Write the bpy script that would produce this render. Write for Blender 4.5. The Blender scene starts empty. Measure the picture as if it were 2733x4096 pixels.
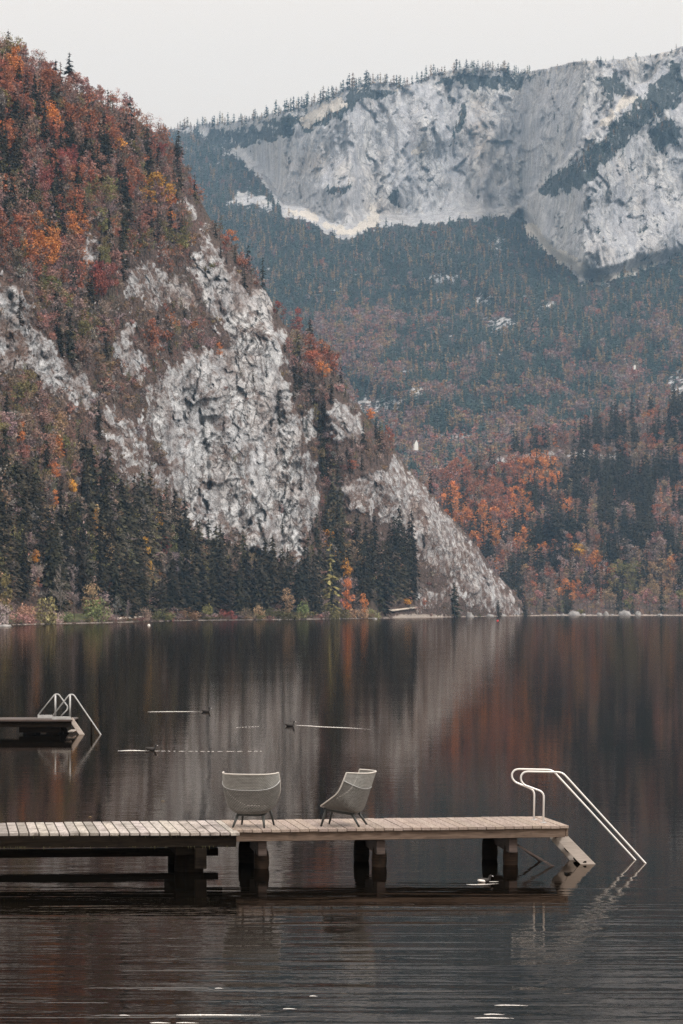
import bpy, math, random
import numpy as np
random.seed(7)
SC = bpy.context.scene
COL = SC.collection
F, CX, YH, H = 10500.0, 1366.5, 2436.0, 4.48      # focal length in source pixels, centre column, horizon row, eye height above the lake

# ---------------------------------------------------------------- camera
cam = bpy.data.cameras.new('camera')
co = bpy.data.objects.new('camera', cam); COL.objects.link(co); SC.camera = co
co.location = (0, 0, H); co.rotation_euler = (math.pi/2, 0, 0)
cam.sensor_fit = 'VERTICAL'; cam.sensor_height = 36.0; cam.sensor_width = 24.0
cam.lens = 36.0*F/4096.0; cam.shift_y = (YH-2048)/4096.0
cam.clip_start = 1.0; cam.clip_end = 20000
cam.dof.use_dof = True; cam.dof.focus_distance = 45.5; cam.dof.aperture_fstop = 6.3

# ---------------------------------------------------------------- sky, sun, exposure
SUN_EL, SUN_AZ = math.radians(50), math.radians(132)     # azimuth measured from +Y (north) clockwise
W = bpy.data.worlds.new('World'); SC.world = W; W.use_nodes = True
nt = W.node_tree; nt.nodes.clear()
out = nt.nodes.new('ShaderNodeOutputWorld'); bg = nt.nodes.new('ShaderNodeBackground')
sky = nt.nodes.new('ShaderNodeTexSky'); sky.sky_type = 'NISHITA'; sky.sun_disc = False
sky.sun_elevation = SUN_EL; sky.sun_rotation = SUN_AZ
mixn = nt.nodes.new('ShaderNodeMix'); mixn.data_type = 'RGBA'
mixn.inputs[0].default_value = 0.97                      # a closed cloud layer over the clear sky
mixn.inputs[7].default_value = (8.75, 7.75, 6.8, 1)
nt.links.new(sky.outputs[0], mixn.inputs[6])
tcw = nt.nodes.new('ShaderNodeTexCoord'); sxw = nt.nodes.new('ShaderNodeSeparateXYZ'); nt.links.new(tcw.outputs['Generated'], sxw.inputs[0])
mrw = nt.nodes.new('ShaderNodeMapRange'); nt.links.new(sxw.outputs[2], mrw.inputs[0])       # an overcast sky is about three times brighter overhead than at the horizon
mrw.inputs[1].default_value = .08; mrw.inputs[2].default_value = 1; mrw.inputs[3].default_value = 1; mrw.inputs[4].default_value = 3.0
scw = nt.nodes.new('ShaderNodeVectorMath'); scw.operation = 'SCALE'; nt.links.new(mixn.outputs[2], scw.inputs[0]); nt.links.new(mrw.outputs[0], scw.inputs[3]); nt.links.new(scw.outputs[0], bg.inputs[0])
bg.inputs[1].default_value = 0.09
nt.links.new(bg.outputs[0], out.inputs[0])
sl = bpy.data.lights.new('sun', 'SUN'); so = bpy.data.objects.new('sun', sl); COL.objects.link(so)
sl.energy = 2.6; sl.angle = math.radians(12); sl.color = (1, .96, .9)
so.rotation_euler = (math.pi/2-SUN_EL, 0, math.pi-SUN_AZ)
so.rotation_euler = (math.pi/2-SUN_EL, 0, -SUN_AZ+math.pi)
SC.view_settings.view_transform = 'Standard'; SC.view_settings.look = 'None'
SC.view_settings.exposure = 0.0; SC.view_settings.gamma = 1.0
SC.render.engine = 'CYCLES'
SC.cycles.max_bounces = 6; SC.cycles.diffuse_bounces = 2; SC.cycles.glossy_bounces = 3
SC.cycles.transparent_max_bounces = 12; SC.cycles.volume_bounces = 1
SC.cycles.use_denoising = True; SC.cycles.denoising_prefilter = 'NONE'

# ---------------------------------------------------------------- helpers
def P(u, v, D): return np.array([(u-CX)/F*D, D, H+(YH-v)/F*D])
def wz(v, D): return H+(YH-v)/F*D
def wx(u, D): return (u-CX)/F*D
def dwater(v): return H*F/(v-YH)

def _h(i, s):
    i = i.astype(np.uint32)
    i = (i ^ np.uint32(s*2654435761 & 0xffffffff)); i = (i ^ (i >> np.uint32(16)))*np.uint32(0x45d9f3b)
    i = (i ^ (i >> np.uint32(16)))*np.uint32(0x45d9f3b); return i ^ (i >> np.uint32(16))
def perlin(x, y, seed=0):
    x = np.asarray(x, float); y = np.asarray(y, float)
    xi = np.floor(x).astype(np.int64); yi = np.floor(y).astype(np.int64); xf = x-xi; yf = y-yi
    sx = xf*xf*xf*(xf*(xf*6-15)+10); sy = yf*yf*yf*(yf*(yf*6-15)+10)
    def g(a, b, fx, fy):
        hh = _h((a & 0xffff)*np.int64(73856093) ^ (b & 0xffff)*np.int64(19349663), seed+1)
        an = (hh & np.uint32(1023)).astype(float)*(2*math.pi/1024)
        return np.cos(an)*fx+np.sin(an)*fy
    with np.errstate(over='ignore'):
        a = g(xi, yi, xf, yf); b = g(xi+1, yi, xf-1, yf); c = g(xi, yi+1, xf, yf-1); d = g(xi+1, yi+1, xf-1, yf-1)
    return 1.5*((a*(1-sx)+b*sx)*(1-sy)+(c*(1-sx)+d*sx)*sy)
def fbm(x, y, o=4, seed=0, gain=.5):
    s = 0; a = 1
    for k in range(o): s = s+a*perlin(x*2**k, y*2**k, seed+k*7); a *= gain
    return s
def ridged(x, y, o=4, seed=0, gain=.5):
    s = 0; a = 1
    for k in range(o): s = s+a*(1-2*np.abs(perlin(x*2**k, y*2**k, seed+k*5))); a *= gain
    return s
def cells(x, y, seed, tilt=1.0):
    """angular blocks: every cell gets its own offset and its own tilt"""
    x = np.asarray(x, float); y = np.asarray(y, float); xi = np.floor(x).astype(np.int64); yi = np.floor(y).astype(np.int64); best = np.full(x.shape, 9e9); val = np.zeros(x.shape)
    with np.errstate(over='ignore'):
        for i in (-1, 0, 1):
            for j in (-1, 0, 1):
                h_ = _h(((xi+i) & 0xffff)*np.int64(73856093) ^ ((yi+j) & 0xffff)*np.int64(19349663), seed+5)
                a = (h_ & np.uint32(255)).astype(float)/255; b = ((h_ >> np.uint32(8)) & np.uint32(255)).astype(float)/255; c = ((h_ >> np.uint32(16)) & np.uint32(255)).astype(float)/127-1; e = ((h_ >> np.uint32(24)) & np.uint32(255)).astype(float)/127-1
                dx = x-(xi+i+a); dy = y-(yi+j+b); d = dx*dx+dy*dy; m = d < best; best = np.where(m, d, best); val = np.where(m, c+tilt*(e*dx+(c-e)*.6*dy), val)
    return val
def sstep(a, b, x): t = np.clip((x-a)/(b-a), 0, 1); return t*t*(3-2*t)
def inside(poly, x, y):
    r = np.zeros(np.shape(x), bool); n = len(poly)
    for i in range(n):
        x1, y1 = poly[i]; x2, y2 = poly[(i+1) % n]
        if y1 == y2: continue
        c = ((y1 > y) != (y2 > y)) & (x < (x2-x1)*(y-y1)/(y2-y1)+x1); r ^= c
    return r
def segdist(poly, x, y, closed=True):
    d = np.full(np.shape(x), 1e9); n = len(poly)
    for i in range(n if closed else n-1):
        x1, y1 = poly[i]; x2, y2 = poly[(i+1) % n]; dx, dy = x2-x1, y2-y1
        t = np.clip(((x-x1)*dx+(y-y1)*dy)/(dx*dx+dy*dy+1e-9), 0, 1)
        d = np.minimum(d, np.hypot(x-x1-t*dx, y-y1-t*dy))
    return d
def sdf(poly, x, y):
    d = segdist(poly, x, y); return np.where(inside(poly, x, y), d, -d)

def mesh_np(name, V, Fc, mat=None, attrs=None, smooth=False):
    V = np.asarray(V, np.float32); Fc = np.asarray(Fc, np.int32); k = Fc.shape[1]
    me = bpy.data.meshes.new(name); me.vertices.add(len(V)); me.vertices.foreach_set('co', V.ravel())
    me.loops.add(Fc.size); me.loops.foreach_set('vertex_index', Fc.ravel())
    me.polygons.add(len(Fc)); me.polygons.foreach_set('loop_start', np.arange(0, Fc.size, k, dtype=np.int32))
    try: me.polygons.foreach_set('loop_total', np.full(len(Fc), k, np.int32))
    except Exception: pass
    if smooth: me.polygons.foreach_set('use_smooth', np.ones(len(Fc), bool))
    me.update(calc_edges=True)
    for an, A in (attrs or {}).items():
        at = me.color_attributes.new(an, 'FLOAT_COLOR', 'POINT')
        A4 = np.ones((len(V), 4), np.float32); A4[:, :A.shape[1]] = A
        at.data.foreach_set('color', A4.ravel())
    if mat: me.materials.append(mat)
    return me
def link(name, me, parent=None, loc=None):
    o = bpy.data.objects.new(name, me); COL.objects.link(o)
    if parent: o.parent = parent
    if loc is not None: o.location = [float(a) for a in loc]
    return o
def tag(o, label=None, cat=None, group=None, kind=None):
    if label: o['label'] = label
    if cat: o['category'] = cat
    if group: o['group'] = group
    if kind: o['kind'] = kind
    return o
def empty(name, loc, label, cat, group=None, rz=0):
    o = link(name, None, None, loc); o.rotation_euler[2] = rz; o.empty_display_size = .2
    return tag(o, label, cat, group)

class MB:
    def __init__(s): s.v = []; s.f = []
    def add(s, vs, fs):
        n = len(s.v); s.v += [tuple(float(c) for c in p) for p in vs]; s.f += [tuple(i+n for i in f) for f in fs]
    def box(s, c, d, ax=None):           # centre, full sizes, optional axes (3 unit vectors)
        c = np.array(c, float); ax = np.eye(3) if ax is None else np.array(ax, float)
        vs = [c+ax[0]*d[0]/2*i+ax[1]*d[1]/2*j+ax[2]*d[2]/2*k for i in (-1, 1) for j in (-1, 1) for k in (-1, 1)]
        s.add(vs, [(0, 1, 3, 2), (4, 6, 7, 5), (0, 4, 5, 1), (2, 3, 7, 6), (0, 2, 6, 4), (1, 5, 7, 3)])
    def hexa(s, b, t): s.add(list(b)+list(t), [(3, 2, 1, 0), (4, 5, 6, 7), (0, 1, 5, 4), (1, 2, 6, 5), (2, 3, 7, 6), (3, 0, 4, 7)])
    def tube(s, pts, rad, n=8, cap=True, sq=1.0):
        pts = [np.array(p, float) for p in pts]; m = len(pts)
        if not hasattr(rad, '__len__'): rad = [rad]*m
        up = np.array((0, 0, 1.)); rings = []; N = None
        for i, p in enumerate(pts):
            t = pts[min(i+1, m-1)]-pts[max(i-1, 0)]; t = t/(np.linalg.norm(t)+1e-12)
            if N is None:
                a = up if abs(t[2]) < .9 else np.array((1., 0, 0)); N = np.cross(t, a)
            N = N-t*N.dot(t); N /= np.linalg.norm(N)+1e-12; B = np.cross(t, N)
            rings.append([p+rad[i]*(math.cos(2*math.pi*k/n)*N+sq*math.sin(2*math.pi*k/n)*B) for k in range(n)])
        vs = [q for r in rings for q in r]; fs = []
        for i in range(m-1):
            for k in range(n): fs.append((i*n+k, i*n+(k+1) % n, (i+1)*n+(k+1) % n, (i+1)*n+k))
        if cap: fs += [tuple(range(n-1, -1, -1)), tuple((m-1)*n+k for k in range(n))]
        s.add(vs, fs)
    def build(s, name, mat, parent=None, smooth=False, bevel=0, loc=None):
        me = bpy.data.meshes.new(name); me.from_pydata(s.v, [], s.f); me.update()
        if smooth: me.polygons.foreach_set('use_smooth', [True]*len(me.polygons))
        if mat: me.materials.append(mat)
        o = link(name, me, parent, loc)
        if bevel:
            b = o.modifiers.new('bevel', 'BEVEL'); b.width = bevel; b.segments = 2; b.limit_method = 'ANGLE'
        return o

def bez(pts, n=8):                       # Catmull-Rom through points
    p = [np.array(q, float) for q in pts]; p = [2*p[0]-p[1]]+p+[2*p[-1]-p[-2]]; r = []
    for i in range(1, len(p)-2):
        for k in range(n):
            t = k/n; r.append(.5*((2*p[i])+(-p[i-1]+p[i+1])*t+(2*p[i-1]-5*p[i]+4*p[i+1]-p[i+2])*t*t+(-p[i-1]+3*p[i]-3*p[i+1]+p[i+2])*t**3))
    r.append(p[-2]); return r
def fillet(pts, rad, n=5):
    p = [np.array(q, float) for q in pts]; r = [p[0]]
    for i in range(1, len(p)-1):
        a = p[i-1]-p[i]; b = p[i+1]-p[i]; la, lb = np.linalg.norm(a), np.linalg.norm(b); d = min(rad, la*.45, lb*.45)
        A = p[i]+a/la*d; B = p[i]+b/lb*d
        for k in range(n+1):
            t = k/n; r.append((1-t)**2*A+2*t*(1-t)*p[i]+t*t*B)
    r.append(p[-1]); return r

# ---------------------------------------------------------------- materials
class NT:
    def __init__(s, name):
        s.m = bpy.data.materials.new(name); s.m.use_nodes = True; s.t = s.m.node_tree; s.t.nodes.clear()
        s.out = s.n('ShaderNodeOutputMaterial')
    def n(s, ty, **kw):
        x = s.t.nodes.new(ty)
        for k, v in kw.items(): setattr(x, k, v)
        return x
    def l(s, a, b): s.t.links.new(a, b)
    def val(s, inp, v):
        if hasattr(v, 'is_output') or isinstance(v, bpy.types.NodeSocket): s.l(v, inp)
        else: inp.default_value = (tuple(v)+(1,))[:4] if hasattr(v, '__len__') and len(v) == 3 and len(inp.default_value) == 4 else v
    def mix(s, f, a, b, mode='MIX'):
        x = s.n('ShaderNodeMix', data_type='RGBA', blend_type=mode); s.val(x.inputs[0], f); s.val(x.inputs[6], a); s.val(x.inputs[7], b); return x.outputs[2]
    def math(s, op, a, b=0.0, clamp=False):
        x = s.n('ShaderNodeMath', operation=op, use_clamp=clamp); s.val(x.inputs[0], a); s.val(x.inputs[1], b); return x.outputs[0]
    def mr(s, v, a, b, c=0., d=1.):
        x = s.n('ShaderNodeMapRange'); s.val(x.inputs[0], v)
        for i, q in enumerate((a, b, c, d)): x.inputs[i+1].default_value = q
        return x.outputs[0]
    def noise(s, vec, scale, detail=4, rough=.55, mscale=None, dist=0):
        if mscale:
            mp = s.n('ShaderNodeMapping'); s.l(vec, mp.inputs[0]); mp.inputs[3].default_value = mscale; vec = mp.outputs[0]
        x = s.n('ShaderNodeTexNoise'); s.l(vec, x.inputs['Vector']); x.inputs['Scale'].default_value = scale
        x.inputs['Detail'].default_value = detail; x.inputs['Roughness'].default_value = rough; x.inputs['Distortion'].default_value = dist
        return x.outputs[0]
    def coord(s, w='Object'): return s.n('ShaderNodeTexCoord').outputs[w]
    def bsdf(s, col, rough=.8, spec=.3, metal=0., bump=None, bdist=.01, bstr=1.):
        b = s.n('ShaderNodeBsdfPrincipled'); s.val(b.inputs['Base Color'], col); s.val(b.inputs['Roughness'], rough)
        b.inputs['Specular IOR Level'].default_value = spec; b.inputs['Metallic'].default_value = metal
        if bump is not None:
            bn = s.n('ShaderNodeBump'); s.l(bump, bn.inputs['Height']); bn.inputs['Distance'].default_value = bdist; bn.inputs['Strength'].default_value = bstr
            s.l(bn.outputs[0], b.inputs['Normal'])
        s.l(b.outputs[0], s.out.inputs[0]); s.b = b; return b

def m_simple(name, col, rough=.7, spec=.3, metal=0., var=.25, scale=6, bdist=0.):
    t = NT(name); c = t.coord(); n = t.noise(c, scale, 5)
    col2 = tuple(x*(1-var) for x in col); col3 = tuple(min(1, x*(1+var)) for x in col)
    t.bsdf(t.mix(t.mr(n, .3, .7), col2, col3), rough, spec, metal, bump=n if bdist else None, bdist=bdist or .01)
    return t.m

def m_foliage(name, obj=True):
    t = NT(name)
    base = t.n('ShaderNodeObjectInfo').outputs['Color'] if obj else t.n('ShaderNodeAttribute', attribute_name='col').outputs['Color']
    tint = t.n('ShaderNodeAttribute', attribute_name='tint').outputs['Color'] if obj else None
    n = t.noise(t.coord('Object') if not obj else t.coord('Generated'), 4 if obj else .35, 3)
    k = t.mr(n, .3, .7, .65, 1.35)
    c = t.mix(1, base, k, 'MULTIPLY')
    if obj: c = t.mix(1, c, tint, 'MULTIPLY')
    t.bsdf(c, .85, .12); return t.m
def m_bark():
    t = NT('bark'); n = t.noise(t.coord('Generated'), 20, 3, mscale=(1, 1, .2))
    t.bsdf(t.mix(n, (.05, .042, .036), (.15, .135, .12)), .9, .1); return t.m

def m_terrain(name, far=False):
    """mask colour attribute: R rock, G dark scrub, on the near mountain painted cleft shade, B pale scree / snow; second attribute 'tone': R warmth, G lightness"""
    t = NT(name); c = t.coord(); k = .25 if far else 1.
    mk = t.n('ShaderNodeAttribute', attribute_name='mask'); sp = t.n('ShaderNodeSeparateColor'); t.l(mk.outputs['Color'], sp.inputs[0])
    tn = t.n('ShaderNodeAttribute', attribute_name='tone'); st = t.n('ShaderNodeSeparateColor'); t.l(tn.outputs['Color'], st.inputs[0])
    if not far:
        mp0 = t.n('ShaderNodeMapping'); t.l(c, mp0.inputs[0]); mp0.inputs[3].default_value = (1, .22, 1); c = mp0.outputs[0]
    zs = .28 if far else .75
    nb = t.noise(c, .06*k, 6, .62, (1, 1, .45)); nf = t.noise(c, .30*k, 7, .72, (1, 1, zs), .8); ns = t.noise(c, .22*k, 5, .7, (1, .6, .14 if far else .22), .5); nd = t.noise(c, 1.5*k, 4, .75, (1, 1, .6))
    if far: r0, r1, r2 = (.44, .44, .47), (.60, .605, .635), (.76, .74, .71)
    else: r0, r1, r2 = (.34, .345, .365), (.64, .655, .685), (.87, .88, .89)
    rock = t.mix(t.mr(nf, .36, .60), r0, r1)
    rock = t.mix(t.mr(nb, .45, .72, 0, .8), rock, r2)
    rock = t.mix(t.mr(ns, .52, .68, 0, .7), rock, r2)
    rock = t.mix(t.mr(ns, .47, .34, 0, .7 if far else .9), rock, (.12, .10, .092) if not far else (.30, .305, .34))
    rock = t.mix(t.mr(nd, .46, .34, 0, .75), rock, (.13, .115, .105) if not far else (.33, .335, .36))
    rock = t.mix(t.math('MULTIPLY', st.outputs[0], t.mr(nb, .4, .6, .2, 1)), rock, (.50, .41, .33) if far else (.28, .20, .165))
    vo = t.n('ShaderNodeTexVoronoi', feature='DISTANCE_TO_EDGE'); mpv = t.n('ShaderNodeMapping'); mpv.inputs[3].default_value = (1, .7, .42)
    wv = t.n('ShaderNodeVectorMath', operation='ADD'); nzc = t.n('ShaderNodeTexNoise'); t.l(c, nzc.inputs['Vector']); nzc.inputs['Scale'].default_value = .25*k; nzc.inputs['Detail'].default_value = 5
    sc_ = t.n('ShaderNodeVectorMath', operation='SCALE'); t.l(nzc.outputs['Color'], sc_.inputs[0]); sc_.inputs[3].default_value = 7/k
    t.l(c, wv.inputs[0]); t.l(sc_.outputs[0], wv.inputs[1]); t.l(wv.outputs[0], mpv.inputs[0]); t.l(mpv.outputs[0], vo.inputs['Vector']); vo.inputs['Scale'].default_value = .20*k
    crack = t.mr(vo.outputs['Distance'], .0, .10 if not far else .12, 1, 0); crack = t.math('MULTIPLY', crack, t.mr(nb, .40, .55))
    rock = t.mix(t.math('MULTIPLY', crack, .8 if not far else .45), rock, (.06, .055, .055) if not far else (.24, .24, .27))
    fis = t.math('ABSOLUTE', t.math('SUBTRACT', t.noise(c, .085 if far else .16, 5, .62, (1, .3, .10 if far else .22), .3), .5))     # long upright fissures
    fis = t.math('MULTIPLY', t.mr(fis, .0, .016 if far else .012, 1, 0), t.mr(nf, .42, .58))
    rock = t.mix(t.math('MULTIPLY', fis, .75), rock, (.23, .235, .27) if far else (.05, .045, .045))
    if not far:                                       # moss, dead grass and dwarf shrubs rooted in the ledges and cracks
        gr = t.mr(t.noise(c, .11, 8, .74, (1, 1, .7), .6), .53, .58)
        mp = t.n('ShaderNodeMapping'); t.l(c, mp.inputs[0]); mp.inputs[2].default_value = (0, math.radians(-38), 0); gr2 = t.mr(t.noise(mp.outputs[0], .27, 6, .72, (1, 1, .6), .6), .47, .53)
        veg = t.mix(t.mr(nd, .35, .65), (.075, .055, .043), (.24, .16, .135))
        lo = t.math('ADD', t.math('MULTIPLY', st.outputs[1], .95), t.mr(sp.outputs[0], 1.0, .45, .10, .8))
        gr3 = t.mr(t.noise(c, .045, 6, .7, (1, 1, .5), .8), .52, .60)
        rock = t.mix(t.math('MULTIPLY', t.math('ADD', t.math('MULTIPLY', t.math('MAXIMUM', gr, t.math('MULTIPLY', gr3, t.mr(nf, .35, .6, 1, .35))), .72), t.math('MULTIPLY', gr2, lo)), 1., True), rock, veg)
    soil = t.mix(t.mr(nd, .35, .65), (.045, .036, .030), (.17, .112, .095)) if not far else t.mix(t.mr(nf, .35, .65), (.03, .04, .035), (.10, .085, .08))
    soil = t.mix(t.mr(nb, .5, .7, 0, .5), soil, (.10, .088, .05) if not far else (.12, .10, .08))
    edge = t.math('ADD', sp.outputs[0], t.math('MULTIPLY', t.math('SUBTRACT', nf, .5), 2.2))
    col = t.mix(t.mr(edge, .42, .58), soil, rock)
    e2 = t.math('ADD', sp.outputs[1], t.math('MULTIPLY', t.math('SUBTRACT', nf, .5), 2.2))
    col = t.mix(t.mr(e2, .45, .6, 0, .92), col, (.035, .045, .042) if far else (.030, .030, .025))
    e3 = t.math('ADD', sp.outputs[2], t.math('MULTIPLY', t.math('SUBTRACT', nf, .5), 2.4))
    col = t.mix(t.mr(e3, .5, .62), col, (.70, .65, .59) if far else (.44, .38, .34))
    h = t.math('SUBTRACT', t.math('ADD', t.math('MULTIPLY', nf, 1.5), t.math('MULTIPLY', nd, .45)), t.math('MULTIPLY', crack, .5))
    t.bsdf(col, .92, .1, bump=h, bdist=(7. if far else 2.2), bstr=1.)
    return t.m

def m_water():
    t = NT('lake_water'); c = t.coord()
    sx = t.n('ShaderNodeSeparateXYZ'); t.l(c, sx.inputs[0]); y = sx.outputs[1]
    near = t.mr(y, 47, 34, 0, 1)
    r1 = t.math('POWER', t.noise(c, 1.0, 2, .5, (.17, 1.6, 1), .35), 2.2)           # long low swell left by swimmers, near the jetty
    r2 = t.noise(c, 3.2, 3, .6, (.6, 1, 1), .2)               # small ripples
    r3 = t.noise(c, .35, 4, .6)                               # breeze patches further out
    patch = t.mr(t.noise(c, .05, 3, .5, (.35, 1, 1)), .35, .7, .35, 1.3)
    h = t.math('MULTIPLY', r1, t.mr(near, 0, 1, .0012, .020))
    h = t.math('ADD', h, t.math('MULTIPLY', t.math('MULTIPLY', r2, patch), t.mr(near, 0, 1, .0022, .0035)))
    h = t.math('ADD', h, t.math('MULTIPLY', r3, .004))
    bn = t.n('ShaderNodeBump'); t.l(h, bn.inputs['Height']); bn.inputs['Distance'].default_value = 1.0
    fr = t.n('ShaderNodeFresnel'); fr.inputs[0].default_value = 1.333; t.l(bn.outputs[0], fr.inputs[1])
    gl = t.n('ShaderNodeBsdfGlossy'); gl.inputs['Color'].default_value = (.64, .585, .54, 1); t.l(t.mr(y, 30, 160, .02, .05), gl.inputs['Roughness']); t.l(bn.outputs[0], gl.inputs['Normal'])
    df = t.n('ShaderNodeBsdfDiffuse'); df.inputs['Color'].default_value = (.0030, .0026, .0020, 1)     # peaty water
    ms = t.n('ShaderNodeMixShader'); t.l(fr.outputs[0], ms.inputs[0]); t.l(df.outputs[0], ms.inputs[1]); t.l(gl.outputs[0], ms.inputs[2]); t.l(ms.outputs[0], t.out.inputs[0])
    return t.m

def m_wood(name, c0, c1, dirt=(.02, .018, .014), dscale=3., dthr=(.55, .7), board=False, rough=.75):
    t = NT(name); c = t.coord('Object')
    g = t.noise(c, 1, 5, .6, (3, 3, 40) if not board else (60, 2.2, 60)); n = t.noise(c, dscale, 5, .65)
    col = t.mix(t.mr(g, .3, .7), c0, c1)
    if board:
        at = t.n('ShaderNodeAttribute', attribute_name='tone').outputs['Color']; col = t.mix(1, col, at, 'MULTIPLY')
    col = t.mix(t.mr(n, dthr[0], dthr[1], 0, .85), col, dirt)
    t.bsdf(col, rough, .05 if rough > .9 else .25, bump=g, bdist=.004); return t.m

M = {}
M['tree'] = m_foliage('tree_foliage'); M['wood_mass'] = m_foliage('forest_foliage', False); M['bark'] = m_bark()
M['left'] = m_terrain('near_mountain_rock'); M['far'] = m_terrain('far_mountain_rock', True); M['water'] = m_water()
M['deck'] = m_wood('weathered_deck_boards', (.19, .15, .128), (.37, .31, .275), (.10, .075, .06), 2.2, (.56, .78), True, .6)
M['deckold'] = m_wood('old_deck_boards', (.22, .20, .185), (.43, .40, .385), (.07, .055, .045), 3.0, (.5, .66), True, .55)
M['beam'] = m_wood('weathered_beam', (.08, .055, .042), (.18, .13, .10), (.04, .032, .024), 2.5, (.55, .75))
M['darkbeam'] = m_wood('dark_timber_shaded_tread', (.006, .005, .004), (.020, .015, .011), (.004, .003, .003), 6, rough=.95)
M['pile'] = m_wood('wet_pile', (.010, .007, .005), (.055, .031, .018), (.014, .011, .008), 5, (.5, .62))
M['cap'] = m_wood('grey_cap_timber', (.045, .034, .030), (.11, .083, .075), (.05, .04, .035), 5)
M['steel'] = m_simple('brushed_steel_tube', (.72, .71, .70), .38, .5, .35, .06, 4)
M['galv'] = m_simple('galvanised_steel', (.42, .425, .43), .5, .5, .3, .15, 8)
M['stringer'] = m_wood('pale_stair_board', (.40, .35, .315), (.56, .50, .46), (.25, .2, .18), 3, (.6, .8))
M['cream'] = m_simple('cream_rope', (.50, .475, .445), .6, .3, 0, .1, 60)
M['leg'] = m_simple('charcoal_metal', (.030, .033, .032), .45, .4, 0, .2, 10)
M['duck'] = m_simple('dark_plumage', (.02, .017, .016), .6, .3, 0, .3, 30)
M['white'] = m_simple('white_plumage', (.75, .72, .70), .6, .3, 0, .1, 30)
M['sky_glint'] = m_simple('painted_sky_glint', (.80, .77, .75), .4, .5, 0, .12, 3)  # pale colour stands in for sky reflected on wake crests and glints
M['stone'] = m_simple('shore_boulder', (.24, .23, .225), .9, .2, 0, .45, .35, .3)
M['redb'] = m_simple('red_plastic', (.65, .05, .05), .4)
M['whitep'] = m_simple('white_paint', (.78, .76, .73), .5, .3, 0, .05, 2)
M['path'] = m_simple('pale_gravel_path', (.50, .44, .38), .95, .1, 0, .2, .3)
M['leaf'] = m_simple('fallen_leaf', (.35, .25, .13), .8)
M['roof'] = m_simple('grey_roof', (.16, .13, .12), .8)

def m_weave(name, c0, c1, hole):
    """open basket weave from the shell's own UV"""
    t = NT(name); uv = t.coord('UV'); sx = t.n('ShaderNodeSeparateXYZ'); t.l(uv, sx.inputs[0])
    u = t.math('MULTIPLY', sx.outputs[0], 1.0); v = t.math('MULTIPLY', sx.outputs[1], 1.0)
    fu = t.math('ABSOLUTE', t.math('SINE', t.math('MULTIPLY', u, math.pi)))
    row = t.math('FLOOR', v); par = t.math('MODULO', row, 2.0)
    fu2 = t.math('ABSOLUTE', t.math('SINE', t.math('MULTIPLY', t.math('ADD', u, t.math('MULTIPLY', par, .5)), math.pi)))
    fv = t.math('ABSOLUTE', t.math('SINE', t.math('MULTIPLY', v, math.pi)))
    cell = t.math('MULTIPLY', t.math('POWER', fu2, .6), t.math('POWER', fv, .6))
    n = t.noise(uv, .35, 3)
    col = t.mix(t.mr(fv, .1, .8), c0, c1); col = t.mix(t.mr(n, .3, .7, 0, .35), col, tuple(x*.5 for x in c0))
    b = t.bsdf(col, .65, .3, bump=cell, bdist=.006)
    tr = t.n('ShaderNodeBsdfTransparent'); ms = t.n('ShaderNodeMixShader')
    gap = t.math('LESS_THAN', t.math('MAXIMUM', fv, t.math('MULTIPLY', fu2, .9)), hole)
    gap = t.math('LESS_THAN', fv, t.math('MULTIPLY', t.math('SUBTRACT', fu2, .35), hole))
    t.l(gap, ms.inputs[0]); t.l(b.outputs[0], ms.inputs[1]); t.l(tr.outputs[0], ms.inputs[2]); t.l(ms.outputs[0], t.out.inputs[0])
    return t.m
M['weave'] = m_weave('taupe_open_weave', (.04, .037, .034), (.19, .185, .175), 1.35)
M['weave_top'] = m_weave('light_grey_weave', (.11, .11, .105), (.36, .36, .345), .95)

# ================================================================ SETTING
# ---- lake
wm = mesh_np('lake', [(-4200, -40, 0), (4200, -40, 0), (4200, 7000, 0), (-4200, 7000, 0)], [(0, 1, 2, 3)], M['water'])
tag(link('lake', wm), kind='structure')

# ---- near (left) mountain: image-measured ridge and cliffs turned into a real slope with depth
S = 1.743                                            # measurements below were taken on a 1568-pixel-wide view
uk = np.array([-1200, -600, 0, 436, 750, 1220, 1480, 1743, 2110, 2300, 3800]); dk = np.array([480, 600, 724, 850, 1010, 1130, 1230, 1400, 1700, 1790, 1900])
def D0L(u): return np.interp(u, uk, dk)
def vsL(u): return YH+H*F/D0L(u)
RID = [(-500, -330), (-230, -60), (0, 78), (100, 118), (165, 168), (300, 222), (340, 255), (400, 290), (420, 335), (450, 405), (490, 478), (530, 520), (570, 580), (620, 650), (650, 710), (700, 750), (760, 810), (800, 880), (850, 940), (900, 1000), (940, 1060), (985, 1110), (1020, 1160), (1060, 1205), (1100, 1255), (1130, 1303), (1180, 1355), (1210, 1395), (1242, 1408), (1256, 1418)]
RU = np.array([r[0]*S for r in RID]); RV = np.array([(r[1]+np.interp(r[0], [0, 400, 900, 1100], [40, 36, 20, 0]))*S for r in RID])
def urL(v): return np.interp(v, RV, RU)
def flatL(u): return np.interp(u, [-600, 300, 1300, 1500, 1750, 2200], [60, 45, 30, 22, 6, 3])
def tanL(u, v): return np.interp(u, [-600, 600, 1300, 2100], [.88, .95, 1.0, .95])
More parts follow.
